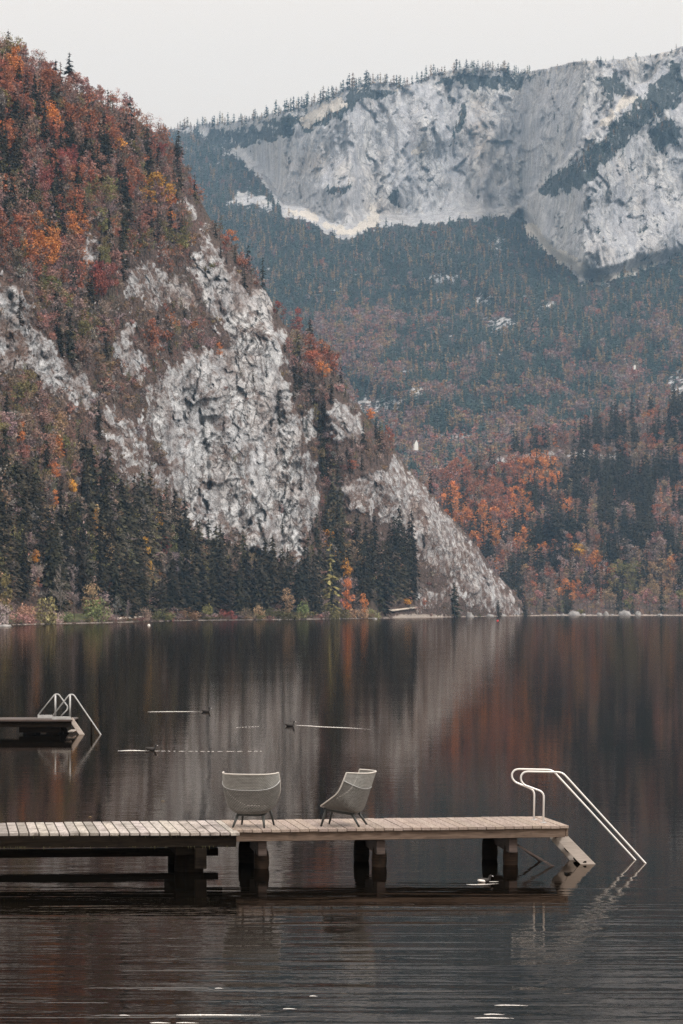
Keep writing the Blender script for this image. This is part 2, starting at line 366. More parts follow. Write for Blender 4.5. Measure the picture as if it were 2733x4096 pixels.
ROCK_L = [[(440,640),(510,590),(560,640),(610,700),(640,760),(660,860),(680,960),(720,1050),(740,1130),(735,1190),(700,1230),(690,1290),(650,1280),(600,1275),(540,1240),(470,1240),(420,1180),(380,1080),(330,960),(340,870),(420,820),(500,812),(520,780),(490,740),(465,690)],
 [(-60,620),(0,640),(50,660),(70,740),(130,780),(160,850),(220,900),(225,960),(160,930),(90,870),(0,845),(-60,840)],
 [(262,735),(300,750),(330,830),(325,880),(290,860),(262,790)],
 [(775,1120),(840,1085),(900,1050),(950,1050),(1000,1105),(1060,1190),(1130,1300),(1200,1390),(1225,1408),(1080,1405),(1060,1350),(970,1290),(900,1215),(860,1185),(790,1160)],
 [(745,940),(800,915),(835,960),(830,1010),(790,1015),(752,990)],
 [(680,950),(715,935),(735,985),(715,1010),(685,1000)]]
PATCH_L = [[(285,610),(350,600),(440,640),(465,700),(400,690),(345,730),(295,690)], [(225,900),(330,960),(400,1110),(420,1190),(330,1110),(250,1120),(225,1000)],
 [(395,430),(440,470),(480,520),(470,550),(430,500)], [(190,520),(240,560),(230,640),(195,590)], [(440,560),(540,580),(520,620),(440,640)], [(960,1330),(1060,1360),(1060,1405),(960,1400)]]
GULLY_L = [([(600,560),(660,700),(690,860),(715,960),(745,1100),(760,1250),(740,1340)], 34, 32), ([(500,700),(530,780),(520,850)], 12, 8), ([(462,960),(472,1050),(478,1120)], 6, 6), ([(575,1110),(584,1160),(604,1250)], 8, 9), ([(690,950),(700,1000)], 6, 14),
 ([(250,820),(290,930)], 18, 10), ([(20,680),(15,800)], 10, 8), ([(930,1130),(960,1200)], 14, 9)]
RIDGE_L = [([(600,680),(640,800),(665,930),(700,1050)], 26, 14), ([(440,850),(520,960),(560,1100),(600,1240)], 30, 12), ([(880,1090),(1000,1220),(1120,1370)], 40, 10), ([(60,680),(110,800)], 20, 8)]
def maskL(u, v):
    x = u/S; y = v/S; wob = 22*fbm(x/45, y/60, 4, 3)
    r = np.full(np.shape(x), -1e9)
    for p in ROCK_L: r = np.maximum(r, sdf(p, x, y))
    q = np.full(np.shape(x), -1e9)
    for p in PATCH_L: q = np.maximum(q, sdf(p, x, y))
    fine = fbm(x/14, y/20, 4, 13)
    rock = sstep(-12, 14, r+wob+14*fine); patch = .72*sstep(-14, 20, q+wob*1.2+16*fine)
    edge_b = sstep(-6, 20, (urL(v)-u)/S+10*fine)
    rock = rock*np.where(y > 1030, edge_b, 1)
    loose = .55*sstep(.35, .75, fine+.5*fbm(x/50, y/60, 2, 15))*sstep(480, 640, y)*sstep(1160, 1080, y)*sstep(640, 560, x)
    return np.maximum(np.maximum(rock, patch), loose)
def reliefL(u, v, rock=None):
    if rock is None: rock = maskL(u, v)
    x = u/S; y = v/S; X = u*.095; Z = v*.095                    # about metres
    d = 14*fbm(X/70, Z/110, 3, 11)
    for pl, w, a in GULLY_L: d = d+a*np.exp(-(segdist(pl, x+6*perlin(X/9, Z/14, 5), y, False)/w)**2)
    for pl, w, a in RIDGE_L: d = d-a*np.exp(-(segdist(pl, x, y, False)/w)**2)
    sk = X*.92+Z*.28; up = Z*.95-X*.25                         # strata leaning with the buttress
    rr = 6.0*ridged(sk/13, up/42, 3, 21)+2.4*ridged(sk/4.8+.6*fbm(X/7, Z/7, 3, 44), up/6.5+.5*fbm(X/9, Z/9, 2, 46), 3, 31)+1.2*fbm(sk/1.8, up/2.6, 3, 41)
    wq, wr = .35*fbm(X/9, Z/9, 3, 47), .35*fbm(X/9, Z/9, 3, 48)
    zn = .35+.9*sstep(-.35, .45, fbm(X/26+.3, Z/34, 3, 49))
    rr = (.35+.45*zn)*rr+3.2*cells(sk/13+wq, up/27+wr, 3, 1.7)+zn*1.3*cells(sk/3.6+wq*2, up/7.5+wr*2, 4, 1.6)
    dd = 1.6*fbm(X/8, Z/8, 3, 51)
    return d+rock*rr+(1-rock)*dd-6*rock
def groundL(u, v, fold=0):
    u = np.asarray(u, float); v = np.asarray(v, float)
    D0 = D0L(u); Fl = flatL(u); t = tanL(u, v); e = (YH-v)/F
    bs = .055
    Db = (D0*bs+H)/np.maximum(bs-e, 1e-4)
    zF = bs*Fl; Ds = ((D0+Fl)*t-zF+H)/(t-e)
    on = (Db > D0+Fl) | (e > bs-.002)
    D = np.where(on, Ds, Db)
    rk = maskL(u, v); fade = sstep(0, 90, vsL(u)-v)*on
    D = D+fade*(reliefL(u, v, rk)+8)
    r = np.clip((urL(v)-u)/170, 0, 1); D = D+70*(1-r)**2.2*sstep(0, 200, vsL(u)-v)
    return D, rk
def build_left():
    nc, w = 560, np.concatenate([np.arange(0, 70, 2.5), np.arange(70, 2950, 5.0)])
    kk = 2503-vsL(RU)
    RW = np.where(RV > 2205, (2505-RV-kk)/(1-kk/300), 2505-RV)
    RW = np.maximum.accumulate(RW[::-1])[::-1]
    ur = np.interp(w, RW[::-1], RU[::-1])
    s = np.linspace(0, 1, nc)**.9
    U = -750+(ur[:, None]+750)*s[None, :]
    V = np.broadcast_to((2512-w)[:, None], U.shape)-(2503-vsL(U))*np.clip(1-w/300, 0, 1)[:, None]
    V = V+0
    V[:, :] -= 0
    D, rk = groundL(U, V)
    # fold the flank away from the viewer behind the ridge line
    ex = np.array([6, 16, 34, 70, 130, 240.]); ue = U[:, -1:]-np.array([1, 4, 10, 26, 60, 130.])[None, :]
    De = D[:, -1:]+ex[None, :]*1.2
    Ua = np.concatenate([U, ue], 1); Va = np.concatenate([V, np.repeat(V[:, -1:], 6, 1)], 1); Da = np.concatenate([D, De], 1); Ra = np.concatenate([rk, np.repeat(rk[:, -1:], 6, 1)], 1)
    x = (Ua-CX)/F*Da; z = H+(YH-Va)/F*Da
    z[:, nc:] -= ex[None, :]*.25
    z[0] = -6
    nr, ncc = Ua.shape
    Vt = np.stack([x, Da, z], -1).reshape(-1, 3)
    i = np.arange((nr-1)*(ncc-1)); r = i//(ncc-1); c = i % (ncc-1); a = r*ncc+c
    Fc = np.stack([a, a+1, a+ncc+1, a+ncc], 1)
    xx, yy = Ua/S, Va/S
    pale = .9*np.exp(-np.maximum(0, vsL(Ua)-Va-1)/2.2)*(fbm(Ua/40, Va/400, 2, 77) > -.35)
    pale = np.maximum(pale, 1.3*np.exp(-((xx-960)/62)**4-((yy-1416)/7.)**2))
    warm = np.exp(-((xx-480)/120)**2-((yy-660)/60)**2)*.6+.35*sstep(1000, 1150, yy)*sstep(800, 900, xx)+.5*np.clip(fbm(xx/60, yy/60, 3, 61), 0, 1)
    dark = .35*np.exp(-(segdist([(465,1000),(472,1090)], xx, yy, False)/5)**2)+.55*np.exp(-(segdist([(578,1130),(590,1180),(605,1240)], xx, yy, False)/6)**2)+.8*np.exp(-(segdist([(703,965),(705,1000)], xx, yy, False)/5)**2)  # shade of the cave and clefts painted into the rock colour
    lawn = np.zeros_like(xx); spk = np.maximum(.62*sstep(780, 850, xx)*sstep(1040, 1080, yy), .40*sstep(430, 330, xx)); spk = np.maximum(spk, .45*sstep(1180, 1240, yy))
    mask = np.stack([Ra, dark, pale], -1).reshape(-1, 3); tone = np.stack([np.clip(warm, 0, 1), spk, lawn], -1).reshape(-1, 3)
    me = mesh_np('near_mountain', Vt, Fc, M['left'], {'mask': mask, 'tone': tone}, True)
    tag(link('near_mountain', me), kind='structure')
build_left()

# ---- right hill
def vtR(u): return np.interp(u/S, [800, 900, 985, 1100, 1230, 1400, 1568, 1900, 2300], [1330, 1190, 1112, 1062, 1012, 972, 930, 860, 800])*S
def groundR(u, v):
    u = np.asarray(u, float); e = (YH-v)/F; D0 = 1795+0*u; bs = .05; Fl = 30.
    Db = (D0*bs+H)/np.maximum(bs-e, 1e-4); t = .31; Ds = ((D0+Fl)*t-bs*Fl+H)/(t-e)
    on = (Db > D0+Fl) | (e > bs-.002); D = np.where(on, Ds, Db)
    X = u*.19; Z = v*.19
    D = D+sstep(0, 80, 2462-v)*on*(35*fbm(X/80, Z/60, 3, 81)+14*ridged(X/30, Z/30, 2, 83))
    return D
ROCK_R = [[(1128,1050),(1200,1040),(1300,1036),(1420,1040),(1420,1055),(1300,1052),(1180,1062),(1120,1064)], [(1150,1240),(1190,1250),(1180,1262),(1150,1258)]]
def maskR(u, v):
    x = u/S; y = v/S; r = np.full(np.shape(x), -1e9)
    for p in ROCK_R: r = np.maximum(r, sdf(p, x, y))
    return sstep(-4, 4, r+8*fbm(x/18, y/12, 3, 87))
def grid_obj(name, U, V, D, mask, tone, mat):
    x = (U-CX)/F*D; z = H+(YH-V)/F*D; nr, nc = U.shape
    i = np.arange((nr-1)*(nc-1)); r = i//(nc-1); c = i % (nc-1); a = r*nc+c
    me = mesh_np(name, np.stack([x, D, z], -1).reshape(-1, 3), np.stack([a, a+1, a+nc+1, a+nc], 1), mat, {'mask': mask.reshape(-1, 3), 'tone': tone.reshape(-1, 3)}, True)
    return tag(link(name, me), kind='structure')
def build_right():
    us = np.arange(1380, 3600, 9.); n = 190; q = np.linspace(0, 1, n)**1.25
    U = np.broadcast_to(us[None, :], (n, len(us))).copy()
    V = 2466-(2466-vtR(U))*q[:, None]
    D = groundR(U, V)
    Db = [D[-1]+40, D[-1]+140, D[-1]+320]; zt = H+(YH-V[-1])/F*D[-1]
    Ub = [U[-1]]*3; Vb = [YH-(zt-a-H)*F/d for a, d in zip((6, 40, 120), Db)]
    U = np.vstack([U]+[b[None] for b in Ub]); V = np.vstack([V]+[b[None] for b in Vb]); D = np.vstack([D]+[b[None] for b in Db])
    mk = np.zeros(U.shape+(3,)); mk[..., 0] = maskR(U, V); mk[..., 2] = .95*np.exp(-np.maximum(0, 2462-V-1)/3.)
    tn = np.zeros_like(mk); tn[..., 0] = .4
    grid_obj('lakeside_hill', U, V, D, mk, tn, M['left'])
build_right()

# ---- far mountain
def vtop(u): return np.interp(u/S, [200, 380, 420, 480, 560, 620, 700, 760, 800, 870, 930, 1000, 1060, 1150, 1190, 1250, 1330, 1420, 1500, 1568, 1800, 2300], [330, 300, 290, 284, 275, 262, 240, 222, 196, 186, 196, 168, 156, 156, 166, 158, 140, 136, 126, 108, 80, 40])*S
def vbase(u): return np.interp(u/S, [200, 420, 530, 600, 650, 700, 740, 800, 860, 950, 1050, 1200, 1240, 1340, 1400, 1440, 1568, 2300], [290, 300, 350, 410, 490, 500, 530, 550, 515, 520, 505, 497, 560, 650, 640, 625, 590, 540])*S
def forestD(e): return 735/(.321-e)
def groundF(u, v):
    u = np.asarray(u, float); v = np.asarray(v, float); e = (YH-v)/F; x = u/S; y = v/S
    vb = vbase(u); vb = vb+0; eb = (YH-vb)/F; Db = forestD(eb); zb = H+eb*Db; tc = 1.9
    Dc = (Db*tc-zb+H)/(tc-e); D = np.where(v > vb, forestD(np.minimum(e, .25)), Dc)
    cl = sstep(0, 55, vb-v)*(v < vb)
    X = u*.42; Z = v*.42
    rel = 50*ridged((X+Z*.25)/170, Z/420, 3, 91)+8*cells(X/34+.5*fbm(X/50, Z/50, 3, 85), Z/90+.4*fbm(X/50, Z/50, 3, 86), 6, 1.7)+3.5*cells(X/13+.4*fbm(X/25, Z/25, 2, 88), Z/30, 7, 1.6)+12*ridged((X+.2*Z)/55+.4*fbm(X/70, Z/70, 2, 92), Z/210, 3, 95)+5*ridged(X/19+.5*fbm(X/30, Z/30, 2, 93), Z/80, 3, 97)+2.5*fbm(X/8, Z/20, 3, 94)
    step = 150*sstep(9, -9, (x-(1500-(y-150)*.92)+26*fbm(x/40, y/50, 4, 89)))
    D = D+cl*(-rel+24)+cl*step*.8+(1-cl)*(110*fbm(X/190, Z/150, 3, 99)+14*fbm(X/40, Z/40, 2, 98))
    return D
VEG_F = [[(1568,130),(1500,190),(1440,250),(1400,300),(1330,350),(1280,390),(1240,440),(1265,455),(1340,430),(1390,380),(1440,330),(1500,280),(1568,240)],
 [(1068,235),(1045,290),(1025,325),(1035,330),(1060,300),(1072,262)], [(700,255),(760,235),(820,196),(930,205),(900,215),(820,240),(740,290),(640,295),(600,280)], [(1050,165),(1190,170),(1240,170),(1180,205),(1100,205),(1000,190)],
 [(420,300),(640,290),(720,300),(600,330),(520,345),(470,350),(440,400),(440,330)], [(890,455),(925,440),(915,475),(895,470)], [(735,430),(800,430),(790,445),(740,440)], [(1370,180),(1420,165),(1440,210),(1400,230)], [(1480,300),(1530,280),(1568,290),(1568,330),(1500,340)]]
PALE_F = [[(650,480),(690,495),(740,520),(800,545),(870,515),(880,490),(850,470),(840,505),(800,525),(740,505),(700,480)], [(1185,515),(1230,510),(1260,560),(1330,590),(1345,640),(1440,620),(1520,595),(1500,615),(1420,640),(1340,655),(1330,630),(1240,575)],
 [(1440,215),(1400,250),(1375,290),(1395,285),(1430,255),(1460,225)], [(935,350),(975,325),(985,345),(945,360)], [(680,275),(720,245),(790,220),(800,240),(740,275),(700,292)]]
SPOT_F = [(1150,745,40,20),(870,930,70,26),(1560,880,30,40),(1110,690,25,14),(1020,640,50,10),(930,850,14,7),(1140,560,16,16),(960,900,30,12),(1420,945,30,8),(1040,1000,60,10),(1260,700,20,8)]
def masksF(u, v):
    x = u/S; y = v/S; wob = 10*fbm(x/24, y/30, 4, 101)+5*fbm(x/6, y/9, 3, 102)
    cl = sstep(-5, 5, (vbase(u)-v)/S+wob)
    top = sstep(-4, 1, (v-vtop(u))/S)
    veg = np.full(np.shape(x), -1e9)
    for p in VEG_F: veg = np.maximum(veg, sdf(p, x, y))
    veg = sstep(-8, 8, veg+wob*1.4)
    veg = np.maximum(veg, .8*sstep(.62, .80, fbm((x+y*.7)/16, y/34, 4, 103))*sstep(1300, 1480, x-(y-150)*-.5)); veg = np.maximum(veg, .75*sstep(.85, 1.0, fbm((x+y*.35)/10, y/26, 4, 104)))
    pl = np.full(np.shape(x), -1e9)
    for p in PALE_F: pl = np.maximum(pl, sdf(p, x, y))
    pl = sstep(-3, 6, pl+wob*.8)
    snow = sstep(.1, .45, fbm(x/7, y/4, 3, 105))*sstep(34, 5, (v-vtop(u))/S)*sstep(400, 600, x)
    pl = np.maximum(pl, .95*snow)
    rock = cl*top
    for a, b, rx, ry in SPOT_F: rock = np.maximum(rock, .66*np.exp(-((x-a)/(rx*1.35))**2-((y-b)/(ry*1.35))**2)*sstep(-.45, .1, fbm(x/10, y/8, 3, 107)))
    rock = np.maximum(rock, .45*sstep(.50, .75, fbm(x/17, y/12, 3, 109)+.4*fbm(x/90, y/50, 2, 110)))
    rock = np.maximum(rock, sstep(-5, 15, sdf([(540,430),(600,440),(640,490),(580,480),(520,470)], x, y)+wob))
    return rock, (.80+.25*fbm(x/5, y/9, 3, 112))*veg*np.where(cl > .5, 1, .3), pl
def build_far():
    us = np.arange(330, 3700, 6.); vb0 = 2230
    q = np.linspace(0, 1, 340); n = len(q)
    U = np.broadcast_to(us[None, :], (n, len(us))).copy(); V = vb0-(vb0-vtop(U)-6*perlin(U/50, U*0, 9)-3*perlin(U/14, U*0, 8))*q[:, None]
    D = groundF(U, V)
    Db = [D[-1]+40, D[-1]+160, D[-1]+500]; zt = H+(YH-V[-1])/F*D[-1]
    U0, V0 = U, V
    U = np.vstack([U]+[U[-1][None]]*3); D = np.vstack([D]+[b[None] for b in Db]); V = np.vstack([V]+[(YH-(zt-a-H)*F/d)[None] for a, d in zip((10, 60, 260), Db)])
    r, g, b = masksF(U, V); x = U/S; y = V/S
    warm = np.clip(.75*np.exp(-((x-1090)/40)**2-((y-330)/110)**2)+.6*np.exp(-((x-720)/60)**2-((y-370)/30)**2)+.5*np.exp(-((x-850)/70)**2-((y-480)/30)**2)+.35*fbm(x/60, y/90, 3, 111), 0, 1)
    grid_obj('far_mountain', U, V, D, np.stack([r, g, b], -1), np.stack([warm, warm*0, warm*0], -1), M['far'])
build_far()

# ================================================================ TREES
rng = np.random.default_rng(11)
def quadcloud(c, size, rng, flat=.0, updir=None):
    """leaf clumps: one quad per centre, random orientation"""
    n = len(c); a = rng.normal(size=(n, 3)); a /= np.linalg.norm(a, axis=1)[:, None]
    b = rng.normal(size=(n, 3)); b[:, 2] *= (1-flat); a[:, 2] *= (1-flat); b -= a*(a*b).sum(1)[:, None]/((a*a).sum(1)[:, None]+1e-9); b /= np.linalg.norm(b, axis=1)[:, None]
    s = size*rng.uniform(.6, 1.4, n)[:, None]
    V = np.stack([c-a*s*.5, c+b*s*.32, c+a*s*.5, c-b*s*.32*rng.uniform(.3, 1, n)[:, None]], 1).reshape(-1, 3)
    k = np.arange(n)*4; return V, np.concatenate([np.stack([k, k+1, k+2], 1), np.stack([k, k+2, k+3], 1)])
def tri_tube(pts, rad, n=5):
    m = MB(); m.tube(pts, rad, n); T = []
    for f in m.f:
        for i in range(1, len(f)-1): T.append((f[0], f[i], f[i+1]))
    return np.array(m.v), np.array(T)
def merge(parts):
    V = []; Fc = []; o = 0
    for v, f in parts: V.append(v); Fc.append(f+o); o += len(v)
    return np.vstack(V), np.vstack(Fc)
def conifer(rng, lv=15, per=9, k=5, R=.165, sparse=.0, ragged=.3, cs=1.15):
    C = []; SZ = []
    dirs = []
    for i in range(lv):
        t_ = .07+.9*((i+rng.uniform(-.3, .3))/lv)
        ring = 1+rng.uniform(-ragged, ragged)*.6
        npb = max(3, int(per*(1-.5*t_)))
        for j in range(npb):
            if rng.random() < sparse: continue
            t = min(.97, t_+rng.normal(0, .42)*.9/lv); r = R*(1-t)**.85*ring*(1+rng.uniform(-ragged, ragged))+.006
            a = 2*math.pi*(j+rng.uniform(-.4, .4))/npb+i; L = r*rng.uniform(.65, 1.2)
            for q in np.linspace(.22, 1, k):
                C.append((L*q*math.cos(a), L*q*math.sin(a), t-.38*L*q*q+rng.normal(0, .004))); dirs.append((math.cos(a), math.sin(a), -.45)); SZ.append(.030+.030*(1-t)*(1.1-.5*q))
    C = np.array(C); Dr = np.array(dirs); SZ = np.array(SZ); n = len(C)
    Dr /= np.linalg.norm(Dr, axis=1)[:, None]; side = np.cross(Dr, (0, 0, 1)); side /= np.linalg.norm(side, axis=1)[:, None]
    roll = rng.uniform(-.9, .9, n)[:, None]; up = np.cross(side, Dr); side = side*np.cos(roll)+up*np.sin(roll)
    s = (SZ*cs*rng.uniform(.75, 1.3, n))[:, None]
    V = np.stack([C-Dr*s*.6, C+side*s*.42-np.array((0, 0, .3))*s, C+Dr*s*.9, C-side*s*.42-np.array((0, 0, .3))*s], 1).reshape(-1, 3)
    kk = np.arange(n)*4; Fc = np.concatenate([np.stack([kk, kk+1, kk+2], 1), np.stack([kk, kk+2, kk+3], 1)])
    tip = tri_tube([(0, 0, .90), (0, 0, 1.0)], [.007, .001], 4)
    V, Fc = merge([(V, Fc), tip]); trunk = tri_tube([(0, 0, -.04), (0, 0, .5), (0, 0, .95)], [.011, .008, .002], 5)
    return (V, Fc), trunk
def limbs(rng, n, top=.7, spread=.25, r0=.02):
    parts = [tri_tube([(0, 0, -.05), (rng.normal(0, .01), rng.normal(0, .01), .3), (rng.normal(0, .02), rng.normal(0, .02), top)], [r0, r0*.75, r0*.3], 6)]
    for i in range(n):
        z = rng.uniform(.25, .6); a = rng.uniform(0, 6.28); L = spread*rng.uniform(.6, 1.1)
        parts.append(tri_tube([(0, 0, z), (L*.5*math.cos(a), L*.5*math.sin(a), z+L*.6), (L*math.cos(a), L*math.sin(a), z+L*1.2)], [r0*.45, r0*.3, r0*.1], 4))
    return merge(parts)
def broadleaf(rng, lobes=15, per=70, w=.27, z0=.30, z1=.97, size=.045, lr=.13, tall=1.):
    P_ = []
    for i in range(lobes):
        z = rng.uniform(z0, z1-lr*.6); rel = (z-z0)/(z1-z0); rad = w*math.sqrt(max(.05, 1-(2*rel-.85)**2*.8)); a = rng.uniform(0, 6.28); rr = rad*math.sqrt(rng.uniform(.1, 1))*.8
        r = lr*rng.uniform(.65, 1.25); c = np.array((rr*math.cos(a), rr*math.sin(a), z))
        d = rng.normal(size=(per, 3)); d /= np.linalg.norm(d, axis=1)[:, None]; d[:, 2] = d[:, 2]*.8+.1
        P_.append(c+d*r*rng.uniform(.55, 1.08, per)[:, None])
    V, Fc = quadcloud(np.vstack(P_), size, rng)
    return (V, Fc), limbs(rng, 6, .75, w*.9)
def bare(rng, n1=14, n2=9, w=.26):
    parts = []; tw = []
    for i in range(n1):
        z = rng.uniform(.22, .8); a = rng.uniform(0, 6.28); L = w*(1.15-.8*z)*rng.uniform(.7, 1.3)
        p0 = np.array((0, 0, z)); d = np.array((math.cos(a), math.sin(a), rng.uniform(.7, 1.5))); d /= np.linalg.norm(d)
        parts.append(tri_tube([p0, p0+d*L*.5, p0+d*L+np.array((0, 0, .03))], [.008, .005, .0015], 3))
        for j in range(n2):
            q = rng.uniform(.3, 1); b = p0+d*L*q; e = d*.4+rng.normal(size=3)*.6; e[2] = abs(e[2])+.2; e /= np.linalg.norm(e); l2 = L*rng.uniform(.3, .6)
            tw.append(tri_tube([b, b+e*l2], [.004, .001], 3))
            for m_ in range(3):
                bb = b+e*l2*rng.uniform(.3, 1); ee = e+rng.normal(size=3)*.6; ee /= np.linalg.norm(ee); tw.append(tri_tube([bb, bb+ee*l2*.55], [.0028, .001], 3))
    return merge(tw+parts), limbs(rng, 3, .9, .2, .016)
def bush(rng, lobes=12, per=60, size=.085):
    P_ = []
    for i in range(lobes):
        a = rng.uniform(0, 6.28); rr = .42*math.sqrt(rng.random()); r = rng.uniform(.18, .30); c = np.array((rr*math.cos(a), rr*math.sin(a), rng.uniform(.12, .72)*(1-rr*.6)))
        d = rng.normal(size=(per, 3)); d /= np.linalg.norm(d, axis=1)[:, None]; P_.append(c+d*r*rng.uniform(.6, 1.05, per)[:, None])
    Pn = np.vstack(P_); Pn[:, 2] = np.abs(Pn[:, 2]); V, Fc = quadcloud(Pn, size, rng); return (V, Fc), limbs(rng, 5, .5, .35, .02)

KINDS = {'spruce': [conifer(rng) for _ in range(6)], 'thin_spruce': [conifer(rng, 16, 7, 4, .10, .18, .4) for _ in range(4)],
 'larch': [conifer(rng, 14, 7, 5, .14, .2, .35) for _ in range(3)],
 'broad': [broadleaf(rng) for _ in range(7)], 'narrow': [broadleaf(rng, 13, 60, .17, .22, .97, .045, .11) for _ in range(4)],
 'sparse': [broadleaf(rng, 11, 34, .22, .25, .98, .034, .13) for _ in range(5)],
 'bare': [bare(rng) for _ in range(4)], 'bush': [bush(rng) for _ in range(5)]}
LOW = {'spruce': [conifer(rng, 12, 6, 3, .15, 0, .3, 1.55) for _ in range(5)], 'larch': [conifer(rng, 8, 6, 3, .14, .15, .3, 1.7) for _ in range(3)],
 'broad': [broadleaf(rng, 8, 26, .28, .25, .97, .085, .15) for _ in range(5)], 'sparse': [broadleaf(rng, 8, 20, .24, .2, .98, .06, .15) for _ in range(4)], 'bush': [bush(rng, 6, 22, .16) for _ in range(3)]}
LOW['narrow'] = LOW['sparse']; LOW['thin_spruce'] = LOW['spruce']; LOW['bare'] = LOW['sparse']
TINY = {'spruce': [conifer(rng, 9, 4, 2, .13, 0, .3, 2.4) for _ in range(4)], 'broad': [broadleaf(rng, 6, 9, .30, .2, .97, .16, .17) for _ in range(4)]}
for q in (TINY['spruce']):
    pass
WIDTH = {'spruce': .30, 'thin_spruce': .2, 'larch': .28, 'broad': .64, 'narrow': .46, 'sparse': .62, 'bare': .55, 'bush': 1.0}

def tintattr(n, rng, a=.62, b=1.4):                       # every leaf clump its own lightness
    m = n//4+1; t = rng.uniform(a, b, m); return np.repeat(t, 4)[:n, None]*np.ones((1, 3))
TM = {}
def tree_mesh(kind, i):
    if (kind, i) in TM: return TM[kind, i]
    (cv, cf), (tv, tf) = KINDS[kind][i]; r2 = np.random.default_rng(i)
    nm = {'bush': 'shrub'}.get(kind, 'tree')
    cm = mesh_np(nm+'_crown', cv, cf, M['tree'], {'tint': tintattr(len(cv), r2)}); tm = mesh_np(nm+'_trunk', tv, tf, M['bark'])
    TM[kind, i] = (cm, tm); return TM[kind, i]
NAME = {'spruce': 'spruce_tree', 'thin_spruce': 'spruce_tree', 'larch': 'larch_tree', 'broad': 'broadleaf_tree', 'narrow': 'broadleaf_tree', 'sparse': 'broadleaf_tree', 'bare': 'bare_tree', 'bush': 'shrub'}
def cat_c(c): return c[1] > .45*c[0]
def add_tree(kind, pos, h, w, col, label, group=None, cat='tree'):
    i = random.randrange(len(KINDS[kind])); cm, tm = tree_mesh(kind, i); nm = NAME[kind]
    o = empty(nm, (pos[0], pos[1], pos[2]-.02*h), label, 'shrub' if kind == 'bush' else cat, group, random.uniform(0, 6.28))
    s = w/(WIDTH[kind]*h); o.scale = (h*s, h*s, h)
    c = link('crown', cm, o); kb = ((1.5 if cat_c(col) else 1.1) if group is None else 1.2) if kind in ('bush', 'bare') else (1.1 if group else 1.35); c.color = tuple(min(.8, q*kb) for q in col)+(1,); t = link('trunk' if kind != 'bush' else 'stem', tm, o)
    if kind == 'bare': t.color = c.color
    return o
def realise(lib, inst, name):
    """inst: list of (kind, x, y, z, h, w, r, g, b) -> one mesh"""
    Vs = []; Fs = []; Cs = []; off = 0; groups = {}
    for n_, it in enumerate(inst): groups.setdefault((it[0], n_ % len(lib[it[0]])), []).append(it[1:])
    for (k, i), L in groups.items():
        A = np.array(L, float); (cv, cf), (tv, tf) = lib[k][i]
        if lib is TINY: v, f = cv, cf; isT = np.zeros(len(v), bool)
        else: v, f = merge([(cv, cf), (tv, tf)]); isT = np.arange(len(v)) >= len(cv)
        n = len(A); a = rng.uniform(0, 6.28, n); ca, sa = np.cos(a)[:, None], np.sin(a)[:, None]
        ws = (A[:, 4]/WIDTH[k])[:, None]; hs = A[:, 3][:, None]
        x = (v[None, :, 0]*ca-v[None, :, 1]*sa)*ws+A[:, 0][:, None]; y = (v[None, :, 0]*sa+v[None, :, 1]*ca)*ws+A[:, 1][:, None]; z = v[None, :, 2]*hs+A[:, 2][:, None]-.02*hs
        Vs.append(np.stack([x, y, z], -1).reshape(-1, 3)); Fs.append((f[None]+(np.arange(n)*len(v))[:, None, None]).reshape(-1, 3)+off)
        t = tintattr(len(v), rng, *((.82, 1.18) if lib is TINY else (.65, 1.35)))[:, 0]; c = A[:, None, 5:8]*t[None, :, None]; c[:, isT] = (.10, .088, .078)
        Cs.append(c.reshape(-1, 3)); off += n*len(v)
    me = mesh_np(name, np.vstack(Vs), np.vstack(Fs), M['wood_mass'], {'col': np.vstack(Cs)})
    return link(name, me)

C_ = dict(fdusty=(.21, .135, .12), wspruce=(.062, .052, .034), hazed_spruce=(.068, .094, .086), spruce=(.036, .031, .019), dspruce=(.022, .019, .013), orange=(.48, .185, .062), rust=(.30, .115, .065), red=(.24, .072, .06), yellow=(.52, .27, .05), dusty=(.29, .155, .13), mauve=(.27, .205, .19), olive=(.17, .15, .062), brown=(.22, .155, .115), tan=(.28, .19, .11), green=(.12, .14, .055), grey=(.20, .175, .165))  # far spruce: part of the haze's blue and lightness is put into its colour
def vary(c, a=.18):
    k = 1+random.uniform(-a, a); return tuple(max(.01, x*k*(1+random.uniform(-.08, .08))) for x in c)

